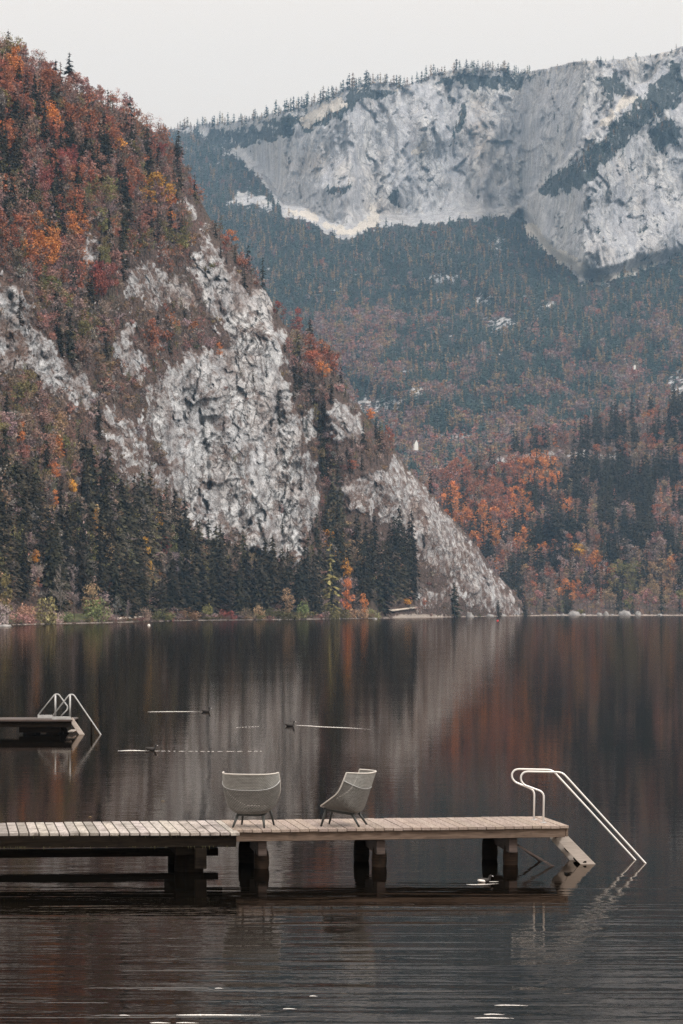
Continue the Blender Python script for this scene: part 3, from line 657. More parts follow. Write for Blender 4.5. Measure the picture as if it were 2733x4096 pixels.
# --- hand placed trees and shrubs that one can pick out: kind, column, top row, base row, width (source px), colour, label
HAND = [
 ('thin_spruce', 279, 205, 305, 42, 'dspruce', 'lone dark spruce standing high above the skyline on the upper left ridge'),
 ('narrow', 28, 2290, 2436, 70, 'olive', 'tall olive yellow tree at the far left of the shore'),
 ('bush', 4, 2405, 2496, 70, 'mauve', 'mauve grey twiggy shrub cut by the left edge of the shore'),
 ('bush', 105, 2408, 2470, 66, 'dusty', 'small rust red round shrub behind the wide red brown shrub'),
 ('bush', 82, 2448, 2497, 95, 'dusty', 'wide red brown shrub leaning over the left waterline'),
 ('bush', 183, 2376, 2490, 96, 'olive', 'tall yellow olive shrub right of the rust red shrub'),
 ('bush', 215, 2440, 2494, 80, 'mauve', 'low mauve shrub in front of the yellow olive shrub'),
 ('bush', 270, 2445, 2492, 62, 'green', 'low dark green shrub between the lawn and the yellow olive shrub'),
 ('bare', 245, 2238, 2440, 90, 'grey', 'tall leafless grey tree above the lakeside lawn'),
 ('bare', 300, 2262, 2440, 66, 'grey', 'leafless grey tree just right of the tallest leafless tree'),
 ('broad', 362, 2325, 2455, 100, 'tan', 'large round orange brown tree on the left shore'),
 ('bush', 395, 2382, 2488, 100, 'green', 'round olive green willow in front of the orange brown tree'),
 ('bare', 468, 2373, 2474, 62, 'grey', 'small pale leafless tree right of the green willow'),
 ('bare', 515, 2390, 2472, 40, 'grey', 'thin pale leafless tree by the lakeside path'),
 ('bush', 572, 2415, 2472, 58, 'brown', 'brown shrub above the pale lakeside path'),
 ('bush', 832, 2410, 2465, 40, 'olive', 'narrow yellowish shrub under the dark shoreline spruces'),
 ('bush', 912, 2430, 2466, 56, 'red', 'crimson shrub low on the shore below the dark spruces'),
 ('bush', 1036, 2402, 2468, 42, 'tan', 'orange tinged shrub between mauve shore bushes'),
 ('narrow', 1150, 2346, 2464, 64, 'tan', 'tan yellow tree at the waterline left of the round green shrub'),
 ('bush', 1213, 2400, 2462, 58, 'green', 'round yellow green shrub at the middle of the left shore'),
 ('larch', 1322, 2165, 2400, 80, 'olive', 'tall yellow green larch among dark spruces below the gully'),
 ('narrow', 1388, 2218, 2330, 56, 'yellow', 'yellow orange tree right of the tall yellow green larch'),
 ('narrow', 1394, 2305, 2420, 62, 'orange', 'slender orange tree under the yellow orange tree'),
 ('narrow', 1455, 2368, 2452, 42, 'orange', 'small bright orange tree at the foot of the dark spruces'),
 ('bush', 1430, 2420, 2468, 70, 'tan', 'tan shrub below the small bright orange tree'),
 ('bush', 1487, 2425, 2470, 56, 'olive', 'olive shrub at the left end of the gravel beach'),
 ('spruce', 1817, 2327, 2482, 62, 'spruce', 'solitary dark spruce at the foot of the pale rock slope'),
 ('spruce', 1993, 2395, 2462, 30, 'spruce', 'small dark spruce on the lower rock slope near the water'),
 ('spruce', 2100, 2390, 2464, 38, 'spruce', 'small dark spruce on the tip of the rocky point'),
 ('narrow', 1697, 2382, 2440, 26, 'rust', 'narrow rust coloured tree behind the gravel beach'),
 ('bush', 1625, 2390, 2425, 34, 'yellow', 'small yellow shrub above the pale path'),
 ('bare', 1671, 2285, 2440, 22, 'grey', 'tall thin dead trunk at the right end of the pale path'),
 ('broad', 292, 1912, 1990, 52, 'yellow', 'bright yellow tree among dark conifers low on the left slope'),
 ('narrow', 220, 1955, 2035, 44, 'orange', 'orange tree just below and left of the bright yellow tree'),
 ('broad', 143, 2195, 2270, 46, 'yellow', 'golden yellow tree in the dark wood above the left shore'),
 ('broad', 215, 1840, 1930, 76, 'orange', 'broad orange tree above the bright yellow tree'),
 ('narrow', 82, 1675, 1790, 56, 'orange', 'tall orange red tree near the left edge of the slope'),
 ('broad', 100, 1770, 1850, 62, 'rust', 'rust red tree below the tall orange red tree'),
 ('narrow', 662, 2125, 2230, 56, 'red', 'crimson tree standing among dark spruces below the main cliff'),
 ('narrow', 640, 2272, 2312, 22, 'orange', 'tiny orange tree deep in the dark shoreline wood'),
 ('narrow', 153, 2308, 2352, 20, 'orange', 'tiny orange tree in front of the dark wood at the left'),
 ('narrow', 62, 2050, 2120, 50, 'orange', 'orange topped tree over a grey one at the left'),
 ('narrow', 612, 1268, 1410, 66, 'rust', 'tall rust red tree on the ledge above the main cliff'),
 ('narrow', 878, 1368, 1430, 36, 'orange', 'small orange tree clinging to the cliff edge'),
 ('broad', 1250, 1395, 1500, 100, 'rust', 'broad rust tree on the right hand ridge line'),
 ('broad', 1290, 1440, 1530, 84, 'orange', 'orange tree leaning out over the ridge gully'),
 ('narrow', 1190, 1225, 1340, 56, 'red', 'crimson tree on the ridge above the rust trees'),
 ('thin_spruce', 1240, 1265, 1350, 30, 'dspruce', 'single dark spruce rising from the ridge beside the crimson tree'),
 ('broad', 1412, 1838, 1890, 66, 'rust', 'rust orange tree in the dark gully right of the main cliff'),
 ('narrow', 1483, 1620, 1690, 40, 'orange', 'orange tree on the ridge outcrop'),
 ('narrow', 1560, 1700, 1775, 50, 'red', 'red tree low on the ridge line'),
 ('larch', 1722, 1870, 1975, 30, 'dspruce', 'thin dark spruce standing off the lower ridge line'),
]
TREES_L = []            # (px size, kind, pos, h, w, col, label, group)
def zL(u, D):
    d = D-D0L(u); f_ = flatL(u); return float(.055*min(d, f_)+max(0, d-f_)*.9)
def gpos(u, v, fn):
    D = float(fn(np.array([u]), np.array([v]))[0] if fn is not groundL else groundL(np.array([float(u)]), np.array([float(v)]))[0][0])
    return P(u, v, D), D
for kind, u, vt, vb, w, c, lab in HAND:
    if vb > 2395:
        D = float(D0L(u))+3+max(0, float(vsL(u))-vb)*.38; p = np.array([wx(u, D), D, zL(u, D)]); vb = YH-(p[2]-H)*F/D
    else: p, D = gpos(u, vb, groundL)
    kz = 1.15 if kind == 'bush' else 1.; add_tree(kind, p-np.array((0, 1.0, 0)), kz*(vb-vt)/F*D, kz*w/F*D, vary(C_[c], .06), lab)

# --- colour hot spots of the near slope (view units x, y, radius, colour)
HOT = [(95,590,42,'orange'),(182,548,30,'orange'),(205,590,30,'orange'),(60,560,20,'rust'),(235,590,16,'tan'),(255,620,22,'olive'),(115,305,16,'orange'),(115,330,14,'rust'),(362,460,36,'yellow'),(392,500,22,'orange'),(268,362,14,'yellow'),(188,648,15,'orange'),(238,672,24,'red'),(155,700,10,'orange'),
 (350,790,34,'rust'),(398,735,26,'orange'),(378,715,20,'rust'),(455,770,14,'orange'),(530,545,30,'rust'),(545,560,18,'orange'),(640,720,22,'red'),(30,200,40,'rust'),(60,170,26,'dusty'),(30,170,20,'orange'),(120,175,20,'dusty'),(170,215,30,'dusty'),(110,210,20,'rust'),(225,235,24,'dusty'),(300,240,20,'dusty'),(160,285,26,'rust'),(45,270,22,'rust'),
 (200,420,26,'rust'),(150,400,26,'red'),(90,440,22,'red'),(190,395,18,'dusty'),(300,430,18,'rust'),(290,390,14,'rust'),(360,350,22,'red'),(10,330,20,'orange'),(20,350,14,'rust'),(420,560,20,'olive'),(470,560,16,'tan'),(100,680,26,'olive'),(190,770,20,'olive'),(440,545,16,'yellow'),(480,620,16,'olive'),(740,840,34,'rust'),(715,790,24,'rust'),(690,750,16,'red'),(890,1010,16,'rust'),(340,1110,18,'tan'),(300,1095,14,'orange'),(370,1095,14,'orange'),(120,1060,14,'orange'),(210,880,22,'olive'),(50,900,30,'olive'),(410,840,24,'olive'),(880,1060,30,'brown'),(600,560,24,'dusty'),(275,1130,26,'olive')]
zones = [  # (polygon in view units, name) used for the labels
 ([(-100,0),(200,0),(450,330),(300,380),(-100,330)], 'on the upper left slope under the skyline'),
 ([(-100,330),(260,340),(260,660),(-100,660)], 'on the middle of the left slope above the left grey cliff'),
 ([(260,330),(460,330),(640,650),(260,760)], 'on the slope directly above the main grey cliff'),
 ([(600,560),(760,700),(1000,1100),(700,1100),(640,800)], 'along the right hand ridge beside the main cliff'),
 ([(-100,650),(340,700),(340,900),(-100,900)], 'around the left grey cliff'),
 ([(-100,900),(330,900),(450,1150),(-100,1150)], 'in the mixed wood below the left grey cliff'),
 ([(-100,1150),(250,1150),(250,1420),(-100,1420)], 'in the dark wood above the far left shore'),
 ([(250,1150),(470,1150),(470,1420),(250,1420)], 'in the dark wood left of the foot of the main cliff'),
 ([(470,1150),(700,1150),(700,1420),(470,1420)], 'in the row along the shore below the main cliff'),
 ([(700,1050),(960,1050),(980,1420),(700,1420)], 'in the dark stand between the main cliff and the pale rock slope')]
def zone(u, v):
    x, y = u/S, v/S
    for p, n_ in zones:
        if bool(inside(p, np.array([x]), np.array([y]))[0]): return n_
    return 'on rocky ground of the left mountain'
CN = {'spruce': 'dark green', 'dspruce': 'blackish green', 'orange': 'orange', 'rust': 'rust red', 'red': 'crimson', 'yellow': 'golden yellow', 'dusty': 'dull red brown', 'mauve': 'mauve grey nearly leafless', 'olive': 'olive', 'brown': 'brown', 'tan': 'tan', 'green': 'yellow green', 'grey': 'leafless grey'}
def slope_trees():
    L = []
    # jittered grid over the slope
    U, V = np.meshgrid(np.arange(-120, 2150, 25.), np.arange(90, 2400, 27.)); U = U.ravel()+rng.uniform(-13, 13, U.size); V = V.ravel()+rng.uniform(-14, 14, V.size)
    ok = (U < urL(V)-6) & (V < vsL(U)-25); U = U[ok]; V = V[ok]
    D, rk = groundL(U, V); x = U/S; y = V/S
    dn = fbm(x/55, y/80, 3, 201); sp = fbm(x/30, y/110, 3, 207)
    top_r = np.maximum.reduce([maskL(U, V-q) for q in (25, 55, 90, 130)])
    edge_y = np.interp(x, [0, 150, 300, 400, 470, 560, 700, 770, 850, 960], [1130, 1150, 1190, 1230, 1310, 1330, 1350, 1180, 1290, 1330])
    lowwood = sstep(-30, 30, y-edge_y+30*dn)*(x < 960)
    for u, v, d, r, n1, n2, lw, xx, yy, tr in zip(U, V, D, rk, dn, sp, lowwood, x, y, top_r):
        r0 = random.random(); rk_up = max(float(q) for q in (r,))
        if r > .5 and r0 > .035: continue
        if r > .2 and r0 > .35: continue
        if ((xx > 960 and yy > 1100) or (xx > 790 and 1090 < yy < 1310)) and random.random() > .10: continue
        tail = (xx > 960 and yy > 1100) or (xx > 790 and 1090 < yy < 1310)
        hot = None
        for hx, hy, hr, hc in HOT:
            if (xx-hx)**2+(yy-14-hy)**2 < hr*hr*random.uniform(.6, 1.2): hot = hc
        mid = (yy > 600+.2*xx) and lw < .5           # scrubby middle between the cliffs
        if hot: k = random.choice(('broad', 'broad', 'narrow')); c = hot if random.random() < .8 else 'dusty'; h = random.uniform(9, 14)
        elif lw > .5 and random.random() < .24: k = random.choice(('sparse', 'bare', 'narrow', 'sparse')); c = random.choice(('mauve', 'brown', 'olive', 'grey', 'olive', 'tan', 'yellow' if random.random() < .4 else 'brown')); h = random.uniform(10, 19)
        elif lw > random.uniform(.25, .75) or n2 > (.30 if not mid else .5) or (v < 1000 and random.random() < .10) or (xx > 560 and yy > 520 and random.random() < .35):
            k = 'spruce' if random.random() < .7 else 'thin_spruce'; c = 'spruce' if random.random() < .6 else 'dspruce'; h = random.uniform(13, 23) if not mid else random.uniform(9, 16)
            if lw > .5 and yy > 1000: h = random.uniform(13, 27)
        else:
            p = random.random()
            if mid and p < .7: k = random.choice(('bush', 'sparse', 'sparse')); c = random.choice(('dusty', 'mauve', 'brown', 'tan', 'grey', 'mauve', 'olive')); h = random.uniform(3, 8)
            else:
                k = random.choice(('sparse', 'sparse', 'broad', 'narrow', 'bare')); c = random.choice(('mauve', 'dusty', 'rust', 'dusty', 'brown', 'rust', 'olive') if yy < 700 else ('mauve', 'brown', 'olive', 'dusty')); h = random.uniform(8, 14)
        if lw > .5 and c in ('spruce', 'dspruce'): c = random.choice(('spruce', 'spruce', 'wspruce', 'wspruce', 'dspruce'))
        if tail: h *= .5
        if v < 1100 and k in ('spruce', 'thin_spruce'): h *= .82
        if urL(v)-u < 90 and v < 1100: h *= .75
        if r > .2: h *= .55
        if tr > .5 and r <= .5: h *= random.uniform(.35, .6) if not (lw > .5 and yy > 1290) else .9
        w = h*WIDTH[k]*random.uniform(.8, 1.2)*(1. if k != 'spruce' else 1.0)
        L.append((h*F/d*(1.0 if k != 'bush' else .7), k, P(u, v, d), h, w, vary(C_[c], .22), c, u, v))
    # extra undergrowth on the brown slopes
    n = 5200; U = rng.uniform(-100, 2150, n); V = rng.uniform(150, 2440, n); ok = (U < urL(V)-3) & (V < vsL(U)-12); U, V = U[ok], V[ok]; D, rk = groundL(U, V)
    for u, v, d, r in zip(U, V, D, rk):
        if random.random() < r*1.15: continue
        if u/S > 960 and v/S > 1080 and random.random() < .35: continue
        h = random.uniform(1.8, 5.0); c = random.choice(('dusty', 'mauve', 'brown', 'grey', 'tan', 'mauve', 'mauve')); L.append((h*F/d*.5, 'bush', P(u, v, d), h, h*random.uniform(.9, 1.6), vary(C_[c], .3), c, u, v))
    # shoreline wood: big spruces
    def row(u0, u1, step, doff, h0, h1, dark):
        u = u0
        while u < u1:
            D = D0L(u)+random.uniform(*doff); p = np.array([wx(u, D), D, zL(u, D)])
            h = random.uniform(h0, h1); k = 'spruce' if random.random() < .85 else 'thin_spruce'; c = 'dspruce' if random.random() < dark else 'spruce'
            L.append((h*F/D, k, p, h, h*random.uniform(.24, .36), vary(C_[c], .2), c, u, YH-(p[2]-H)*F/D)); u += step*random.uniform(.55, 1.4)
    row(-60, 430, 38, (42, 70), 17, 25, .5); row(430, 1300, 34, (12, 26), 15, 24, .3); row(430, 1330, 36, (26, 44), 21, 29, .3); row(1330, 1640, 28, (16, 30), 17, 26, .6)
    for k in range(40):
        u = random.uniform(1420, 1660); v = random.uniform(2200, 2400); d = float(groundL(np.array([u]), np.array([v]))[0][0]); h = random.uniform(17, 26)
        L.append((h*F/d, 'spruce', P(u, v, d), h, h*.28, vary(C_['dspruce'], .2), 'dspruce', u, v))
    # low mauve, tan and olive shrubs along the waterline
    u = -50
    while u < 2200:
        D = D0L(u)+random.uniform(2, 10); h = random.uniform(3, 7.5) if 620 < u < 1480 else random.uniform(.8, 2.6); c = random.choice(('mauve', 'brown', 'olive', 'brown', 'tan', 'olive', 'tan', 'dusty'))
        if not (1520 < u < 1720 and random.random() < .8): L.append((h*F/D*.6, 'bush', np.array([wx(u, D), D, .055*(D-D0L(u))]), h, h*random.uniform(1., 1.7), vary(tuple(q*.72 for q in C_[c]), .2), c, u, 2480))
        u += random.uniform(11, 34)
    return L
L = slope_trees()
def hides(u, v, h, w, D):
    """height factor that keeps a tree in front from covering one that stands out"""
    tp = v-h*F/D; hw = .45*w*F/D; k_ = 1.
    for kd, hu, vt, vb, ww, cc, lb in HAND:
        if abs(u-hu) < hw+.34*ww and v > min(vb, vsL(hu)-12)+2 and tp < vb-.30*(vb-vt): k_ = min(k_, (v-(vb-.30*(vb-vt)))/(v-tp))
    return k_
L_ = L; L = []
for (a_, k, p, h, w, c, cn, u, v) in L_:
    q = hides(u, v, h, w, p[1])
    if q < .3:
        if k in ('bush', 'sparse') or q <= .12: q = 0
        else: k = 'bush'; w = max(h*q, 2.5)*1.1; c = vary(C_['mauve']); cn = 'mauve'
    if q > 0: L.append((a_*q, k, p, h*q, w*max(q, .55) if k != 'bush' else w, c, cn, u, v))
L.sort(key=lambda t: -t[0])
cnt = {}; rest = []; picked = []
LIM = {'spruce_tree': 290, 'broadleaf_tree': 250, 'bare_tree': 60, 'shrub': 150, 'larch_tree': 50}
ANCH = [(279, 260, 'lone skyline spruce'), (28, 2360, 'olive yellow tree'), (105, 2440, 'rust red shrub'), (183, 2430, 'yellow olive shrub'), (245, 2340, 'tallest leafless tree'), (362, 2390, 'orange brown tree'), (395, 2440, 'olive green willow'), (468, 2420, 'pale leafless tree'), (572, 2440, 'brown path shrub'),
 (832, 2440, 'yellowish shrub'), (912, 2450, 'crimson shrub'), (1036, 2440, 'orange tinged shrub'), (1150, 2410, 'tan yellow tree'), (1213, 2430, 'round yellow green shrub'), (1322, 2280, 'yellow green larch'), (1388, 2270, 'yellow orange tree'), (1455, 2410, 'bright orange tree'), (1610, 2440, 'pale path'),
 (292, 1950, 'bright yellow tree'), (143, 2230, 'golden yellow tree'), (215, 1885, 'broad orange tree'), (82, 1730, 'tall orange red tree'), (100, 1810, 'rust red tree'), (662, 2180, 'crimson tree'), (640, 2290, 'tiny orange tree'), (612, 1340, 'ledge rust tree'), (1250, 1450, 'ridge rust tree'), (1190, 1280, 'ridge crimson tree'), (1412, 1865, 'gully rust tree'), (1560, 1740, 'low red ridge tree'), (1483, 1655, 'outcrop orange tree'),
 (80, 1250, 'left grey cliff top'), (330, 1560, 'left grey cliff foot'), (880, 1120, 'main cliff top'), (700, 1500, 'main cliff left edge'), (1150, 1700, 'main cliff right edge'), (980, 2180, 'main cliff foot'), (180, 990, 'big orange clump'), (640, 800, 'yellow orange clump'), (1100, 1120, 'ridge notch'), (820, 900, 'upper rock rib'), (450, 1000, 'middle brown slope'), (60, 350, 'upper left rust clump'), (450, 700, 'upper dark spruces'), (700, 560, 'skyline bend'), (1600, 2150, 'pale rock slope'), (1400, 1600, 'right outcrop'), (200, 650, 'crimson patch')]
for sz, k, p, h, w, c, cn, u, v in L:
    nm = NAME[k]
    if cnt.get(nm, 0) < LIM[nm] and -30 < u < 2733: cnt[nm] = cnt.get(nm, 0)+1; picked.append((k, p, h, w, c, cn, u, v-.5*h*F/p[1]))
    else: rest.append((k, p[0], p[1], p[2], h, w)+tuple(c))
CN.update(wspruce='grey green', dusty='red brown', mauve='mauve grey', dspruce='blackish', spruce='green')
labs = {}
for n_, (k, p, h, w, c, cn, u, v) in enumerate(picked):
    nm = NAME[k]; ax, ay, an = min(ANCH, key=lambda q: math.hypot(q[0]-u, (q[1]-v)*.8)); dx, dy = u-ax, v-ay
    vert = 'above' if dy < -35 else ('below' if dy > 35 else ''); hor = 'left' if dx < -22 else ('right' if dx > 22 else '')
    pre = 'far ' if math.hypot(dx, dy) > 150 else ''
    if len(an.split()) > 3: pre = ''
    rel = (pre+vert+(' and '+hor+' of' if hor else '')) if vert else (pre+hor+' of' if hor else 'beside')
    if not vert and pre and hor: rel = 'well '+hor+' of'
    word = {'spruce_tree': 'spruce', 'broadleaf_tree': 'tree', 'bare_tree': 'twiggy tree', 'shrub': 'shrub', 'larch_tree': 'larch'}[nm]; hp = h*F/p[1]
    big = {'spruce_tree': (230, 170), 'broadleaf_tree': (150, 115), 'bare_tree': (130, 100), 'shrub': (60, 40)}.get(nm, (150, 100)); size = 'tall' if hp > big[0] else ('middling' if hp > big[1] else 'small')
    if nm == 'shrub': size = {'tall': 'large', 'middling': 'middling', 'small': 'small'}[size]
    form = {'thin_spruce': 'slender ', 'narrow': 'narrow ', 'sparse': 'thin crowned ', 'broad': 'broad '}.get(k, '')
    lb = f'{size} {form}{CN[cn]} {word} {rel} the {an}'
    if len(lb.split()) > 14: lb = f'{size} {CN[cn]} {word} {rel} the {an}'
    labs.setdefault(lb, []).append(n_)
final = {}
for lab, ids in labs.items():
    ids.sort(key=lambda i: picked[i][6]); n = len(ids)
    for j, i in enumerate(ids):
        if n == 1: final[i] = lab
        elif n == 2: final[i] = ('left hand ', 'right hand ')[j]+lab
        elif n == 3: final[i] = ('leftmost ', 'middle ', 'rightmost ')[j]+lab
        else: final[i] = 'leftmost '+lab if j == 0 else ('rightmost '+lab if j == n-1 else lab)
for i, (k, p, h, w, c, cn, u, v) in enumerate(picked):
    add_tree(k, p, h, w, c, final[i], {'spruce_tree': 'spruces of the left mountain', 'broadleaf_tree': 'autumn trees of the left mountain', 'bare_tree': 'bare trees of the left mountain', 'shrub': 'shrubs of the left mountain'}[NAME[k]])
o = realise(LOW, rest, 'hillside_wood'); tag(o, 'smaller mixed autumn trees and scrub covering the left mountain', 'woodland', kind='stuff')

# --- right hill wood
HOTR = [(1060,1180,60,'orange'),(1130,1150,60,'rust'),(1180,1100,40,'rust'),(1240,1090,50,'orange'),(1110,1220,50,'orange'),(1190,1180,40,'orange'),(1230,1030,26,'rust'),(1060,1100,40,'rust'),(1200,1250,20,'orange'),(1310,1360,24,'orange'),(1340,1370,18,'rust'),(1300,1180,14,'orange'),(1330,1270,14,'yellow'),(1360,1300,14,'orange'),(1540,1385,12,'orange'),(1240,1270,12,'orange'),(1500,1350,50,'tan'),(1440,1340,40,'olive'),(1370,1220,10,'tan'),(1450,1390,20,'dusty'),(1260,1320,14,'rust'),(1545,1300,14,'orange'),(1400,1370,20,'tan'),(1225,1390,16,'tan'),(1520,1000,14,'rust'),(1350,950,14,'rust'),(1420,1045,14,'rust')]
def wood_right():
    L = []
    U, V = np.meshgrid(np.arange(1560, 2850, 21.), np.arange(1560, 2452, 18.)); U = U.ravel()+rng.uniform(-11, 11, U.size); V = V.ravel()+rng.uniform(-10, 10, V.size)
    ok = (V > vtR(U)-2) & (U > urL(V)-60); U, V = U[ok], V[ok]; D = groundR(U, V); rk = maskR(U, V); x, y = U/S, V/S
    dn = fbm(x/60, y/45, 3, 301)+.35*np.exp(-((x-1420)/170)**2-((y-1150)/80)**2)
    for u, v, d, r, n1, xx, yy in zip(U, V, D, rk, dn, x, y):
        if r > .5: continue
        hot = None
        for hx, hy, hr, hc in HOTR:
            if (xx-hx)**2+(yy-14-hy)**2 < hr*hr*random.uniform(.5, 1.1): hot = hc
        if hot and random.random() < .7: k = random.choice(('broad', 'broad', 'narrow')); c = hot; h = random.uniform(11, 18)
        elif n1 > random.uniform(-.1, .3): k = 'spruce'; c = random.choice(('spruce', 'dspruce')); h = random.uniform(16, 27)
        else: k = random.choice(('sparse', 'broad', 'larch')); c = random.choice(('mauve', 'dusty', 'brown', 'mauve', 'tan', 'rust', 'orange' if n1 < -.3 else 'dusty')); h = random.uniform(10, 17)
        if yy > 1350: h *= .8
        L.append((h*F/d, k, P(u, v, d), h, h*WIDTH[k]*random.uniform(.85, 1.2), vary(C_[c], .22), c, u, v))
    u = 2000
    while u < 2800:
        D = 1797+random.uniform(14, 28); h = random.uniform(5, 20); k = random.choice(('sparse', 'spruce', 'bush', 'broad', 'bush')); c = random.choice(('mauve', 'tan', 'brown', 'olive', 'dusty')) if k != 'spruce' else 'spruce'
        if k == 'bush': h = random.uniform(3, 7)
        if u > 2130: L.append((h*F/D, k, np.array([wx(u, D), D, 1.]), h, h*WIDTH[k]*random.uniform(.8, 1.1), vary(C_[c], .2), c, u, 2455))
        u += random.uniform(8, 30)
    return L
LR = wood_right(); LR.sort(key=lambda t: -t[0])
o = realise(LOW, [(k, p[0], p[1], p[2], h, w)+tuple(c) for sz, k, p, h, w, c, cn, u, v in LR], 'lakeside_wood'); tag(o, 'mixed orange and dark green wood on the hill across the lake', 'woodland', kind='stuff')

# --- far forest
def wood_far():
    L = []
    U, V = np.meshgrid(np.arange(640, 2900, 10.), np.arange(430, 1990, 11.)); U = U.ravel()+rng.uniform(-7, 7, U.size); V = V.ravel()+rng.uniform(-7, 7, V.size)
    ok = (U > urL(V)-60) & (V < vtR(U)+30); U, V = U[ok], V[ok]; D = groundF(U, V); r, g, b = masksF(U, V); x, y = U/S, V/S
    dn = fbm(x/70, y/40, 3, 401); df = fbm(x/25, y/40, 3, 405)
    cl = (vbase(U)-V)/S > -2; r = np.maximum.reduce([r, masksF(U, V-12)[0]*(~cl), masksF(U, V-26)[0]*.9*(~cl)])
    for u, v, d, rr, gg, bb, n1, n2, xx, yy, c_ in zip(U, V, D, r, g, b, dn, df, x, y, cl):
        if c_:
            if gg < .6 or random.random() < .45 or bb > .5: continue
        else:
            if rr > .45 and random.random() < .88: continue
            if bb > .4: continue
            if n2 < -.55 and random.random() < .6: continue
        pz = 1.15*n1+(yy-880)/330+1.3*np.exp(-((xx-800)/120)**2-((yy-780)/90)**2)+.5*sstep(1300, 1500, xx)*sstep(640, 800, yy)
        if n2+.4*random.random() > 1.02 and not c_: continue                     # small clearings
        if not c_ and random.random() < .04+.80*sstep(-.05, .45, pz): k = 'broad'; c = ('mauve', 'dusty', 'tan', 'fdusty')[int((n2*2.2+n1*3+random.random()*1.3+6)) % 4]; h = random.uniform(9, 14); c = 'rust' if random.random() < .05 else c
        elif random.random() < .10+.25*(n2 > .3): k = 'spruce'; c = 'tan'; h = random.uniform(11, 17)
        else: k = 'spruce'; c = 'hazed_spruce'; h = random.uniform(10, 18)
        if c_: h *= .7
        L.append((k, *P(u, v, d), h, h*(.36 if k == 'spruce' else .7)*random.uniform(.8, 1.15))+vary(C_[c], .13))
    u = 700.                                           # skyline trees
    while u < 2800:
        v = float(vtop(np.array([u]))[0])+random.uniform(0, 16); d = float(groundF(np.array([u]), np.array([v+4]))[0]); dens = 1. if u < 2120 else .35
        if random.random() < dens*.9:
            h = random.uniform(8, 26)*(1. if u < 1500 else .85)*(1 if u < 2120 else .5); c = random.choice(('hazed_spruce', 'hazed_spruce', 'dspruce', 'tan')); L.append(('spruce', *P(u, v, d), h, h*random.uniform(.3, .5))+vary(C_[c], .2))
        u += random.uniform(5, 13)
    return L
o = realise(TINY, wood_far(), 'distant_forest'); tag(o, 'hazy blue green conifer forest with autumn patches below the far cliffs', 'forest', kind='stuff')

# ================================================================ SHORE THINGS
def boulder(u, v, w, h, label, D=None, group=None):
    D = D or dwater(v); r = random.Random(int(u)); n, m = 14, 9; mb = MB(); vs = []
    W_, H_ = w/F*D, h/F*D; sd = r.random()*99
    for j in range(m):
        th = math.pi*j/(m-1)
        for i in range(n):
            ph = 2*math.pi*i/n; x, y, z = math.sin(th)*math.cos(ph), math.sin(th)*math.sin(ph), math.cos(th)
            k = 1+.35*float(perlin(np.array([x*1.7+sd]), np.array([z*1.7+y*1.3]))[0]); vs.append((x*W_/2*k, y*W_/2*k, z*H_*k))
    fs = [(j*n+i, (j+1)*n+i, (j+1)*n+(i+1) % n, j*n+(i+1) % n) for j in range(m-1) for i in range(n)]
    mb.add(vs, fs); o = mb.build('boulder', M['stone'], None, True, loc=(wx(u, D), D+W_*.3, -.05)); return tag(o, label, 'boulder', group)
BG = 'boulders along the far shore'
boulder(18, 2507, 62, 10, 'pale flat boulder at the waterline at the left edge', group=BG)
for u, w, h, lab in ((2296, 48, 18, 'broad grey boulder on the right shore, first large one past the point'), (2252, 18, 8, 'small grey rock left of the broad boulder'), (2335, 22, 8, 'low grey rock right of the broad boulder'), (2399, 24, 11, 'grey boulder left of the twin rocks'), (2426, 26, 16, 'steep grey boulder in the middle of the right shore'),
 (2501, 54, 21, 'largest pale boulder on the right shore'), (2554, 28, 16, 'rounded pale boulder right of the largest one'), (2450, 14, 6, 'small rock between the steep and the largest boulder'), (2640, 26, 7, 'low flat rock near the right edge of the shore'), (2230, 14, 8, 'small rock at the root of the point')):
    boulder(u, 2463, w, h, lab, 1797, BG)
for u, v, w, h, lab in ((1500, 2478, 18, 8, 'pale rock at the left end of the gravel beach'), (2062, 2463, 60, 12, 'pale broken rocks at the foot of the rocky point'), (1880, 2470, 34, 22, 'grey rock outcrop dipping into the lake beside the lone spruce'), (1960, 2466, 36, 10, 'low grey rock under the pale slope'), (2010, 2465, 30, 12, 'grey rock at the waterline near the small spruce'), (1118, 2481, 8, 5, 'tiny white stone on the shore below the tan tree')):
    boulder(u, v, w, h, lab, None, BG)
def ribbon(name, pts, wid, mat):
    mb = MB()
    P_ = [np.array(p) for p in pts]
    for a, b in zip(P_[:-1], P_[1:]):
        d = np.array((0, wid, wid*.12)); t = np.array((0, 0, .3)); mb.hexa([a-d-t, b-d-t, b+d-t, a+d-t], [a-d, b-d, b+d, a+d])
    return tag(mb.build(name, mat), kind='structure')
def spt(u, v, up=.4):
    p, D = gpos(u, v, groundL); p[1] -= 3; p[2] += up; return p
ribbon('footpath', [spt(1548, 2444), spt(1580, 2442), spt(1620, 2437), spt(1668, 2431)], 2.2, M['path'])
ribbon('footpath', [spt(462, 2478, .5), spt(520, 2475, .5), spt(560, 2472, .5), spt(605, 2469, .5)], 1.5, M['path'])
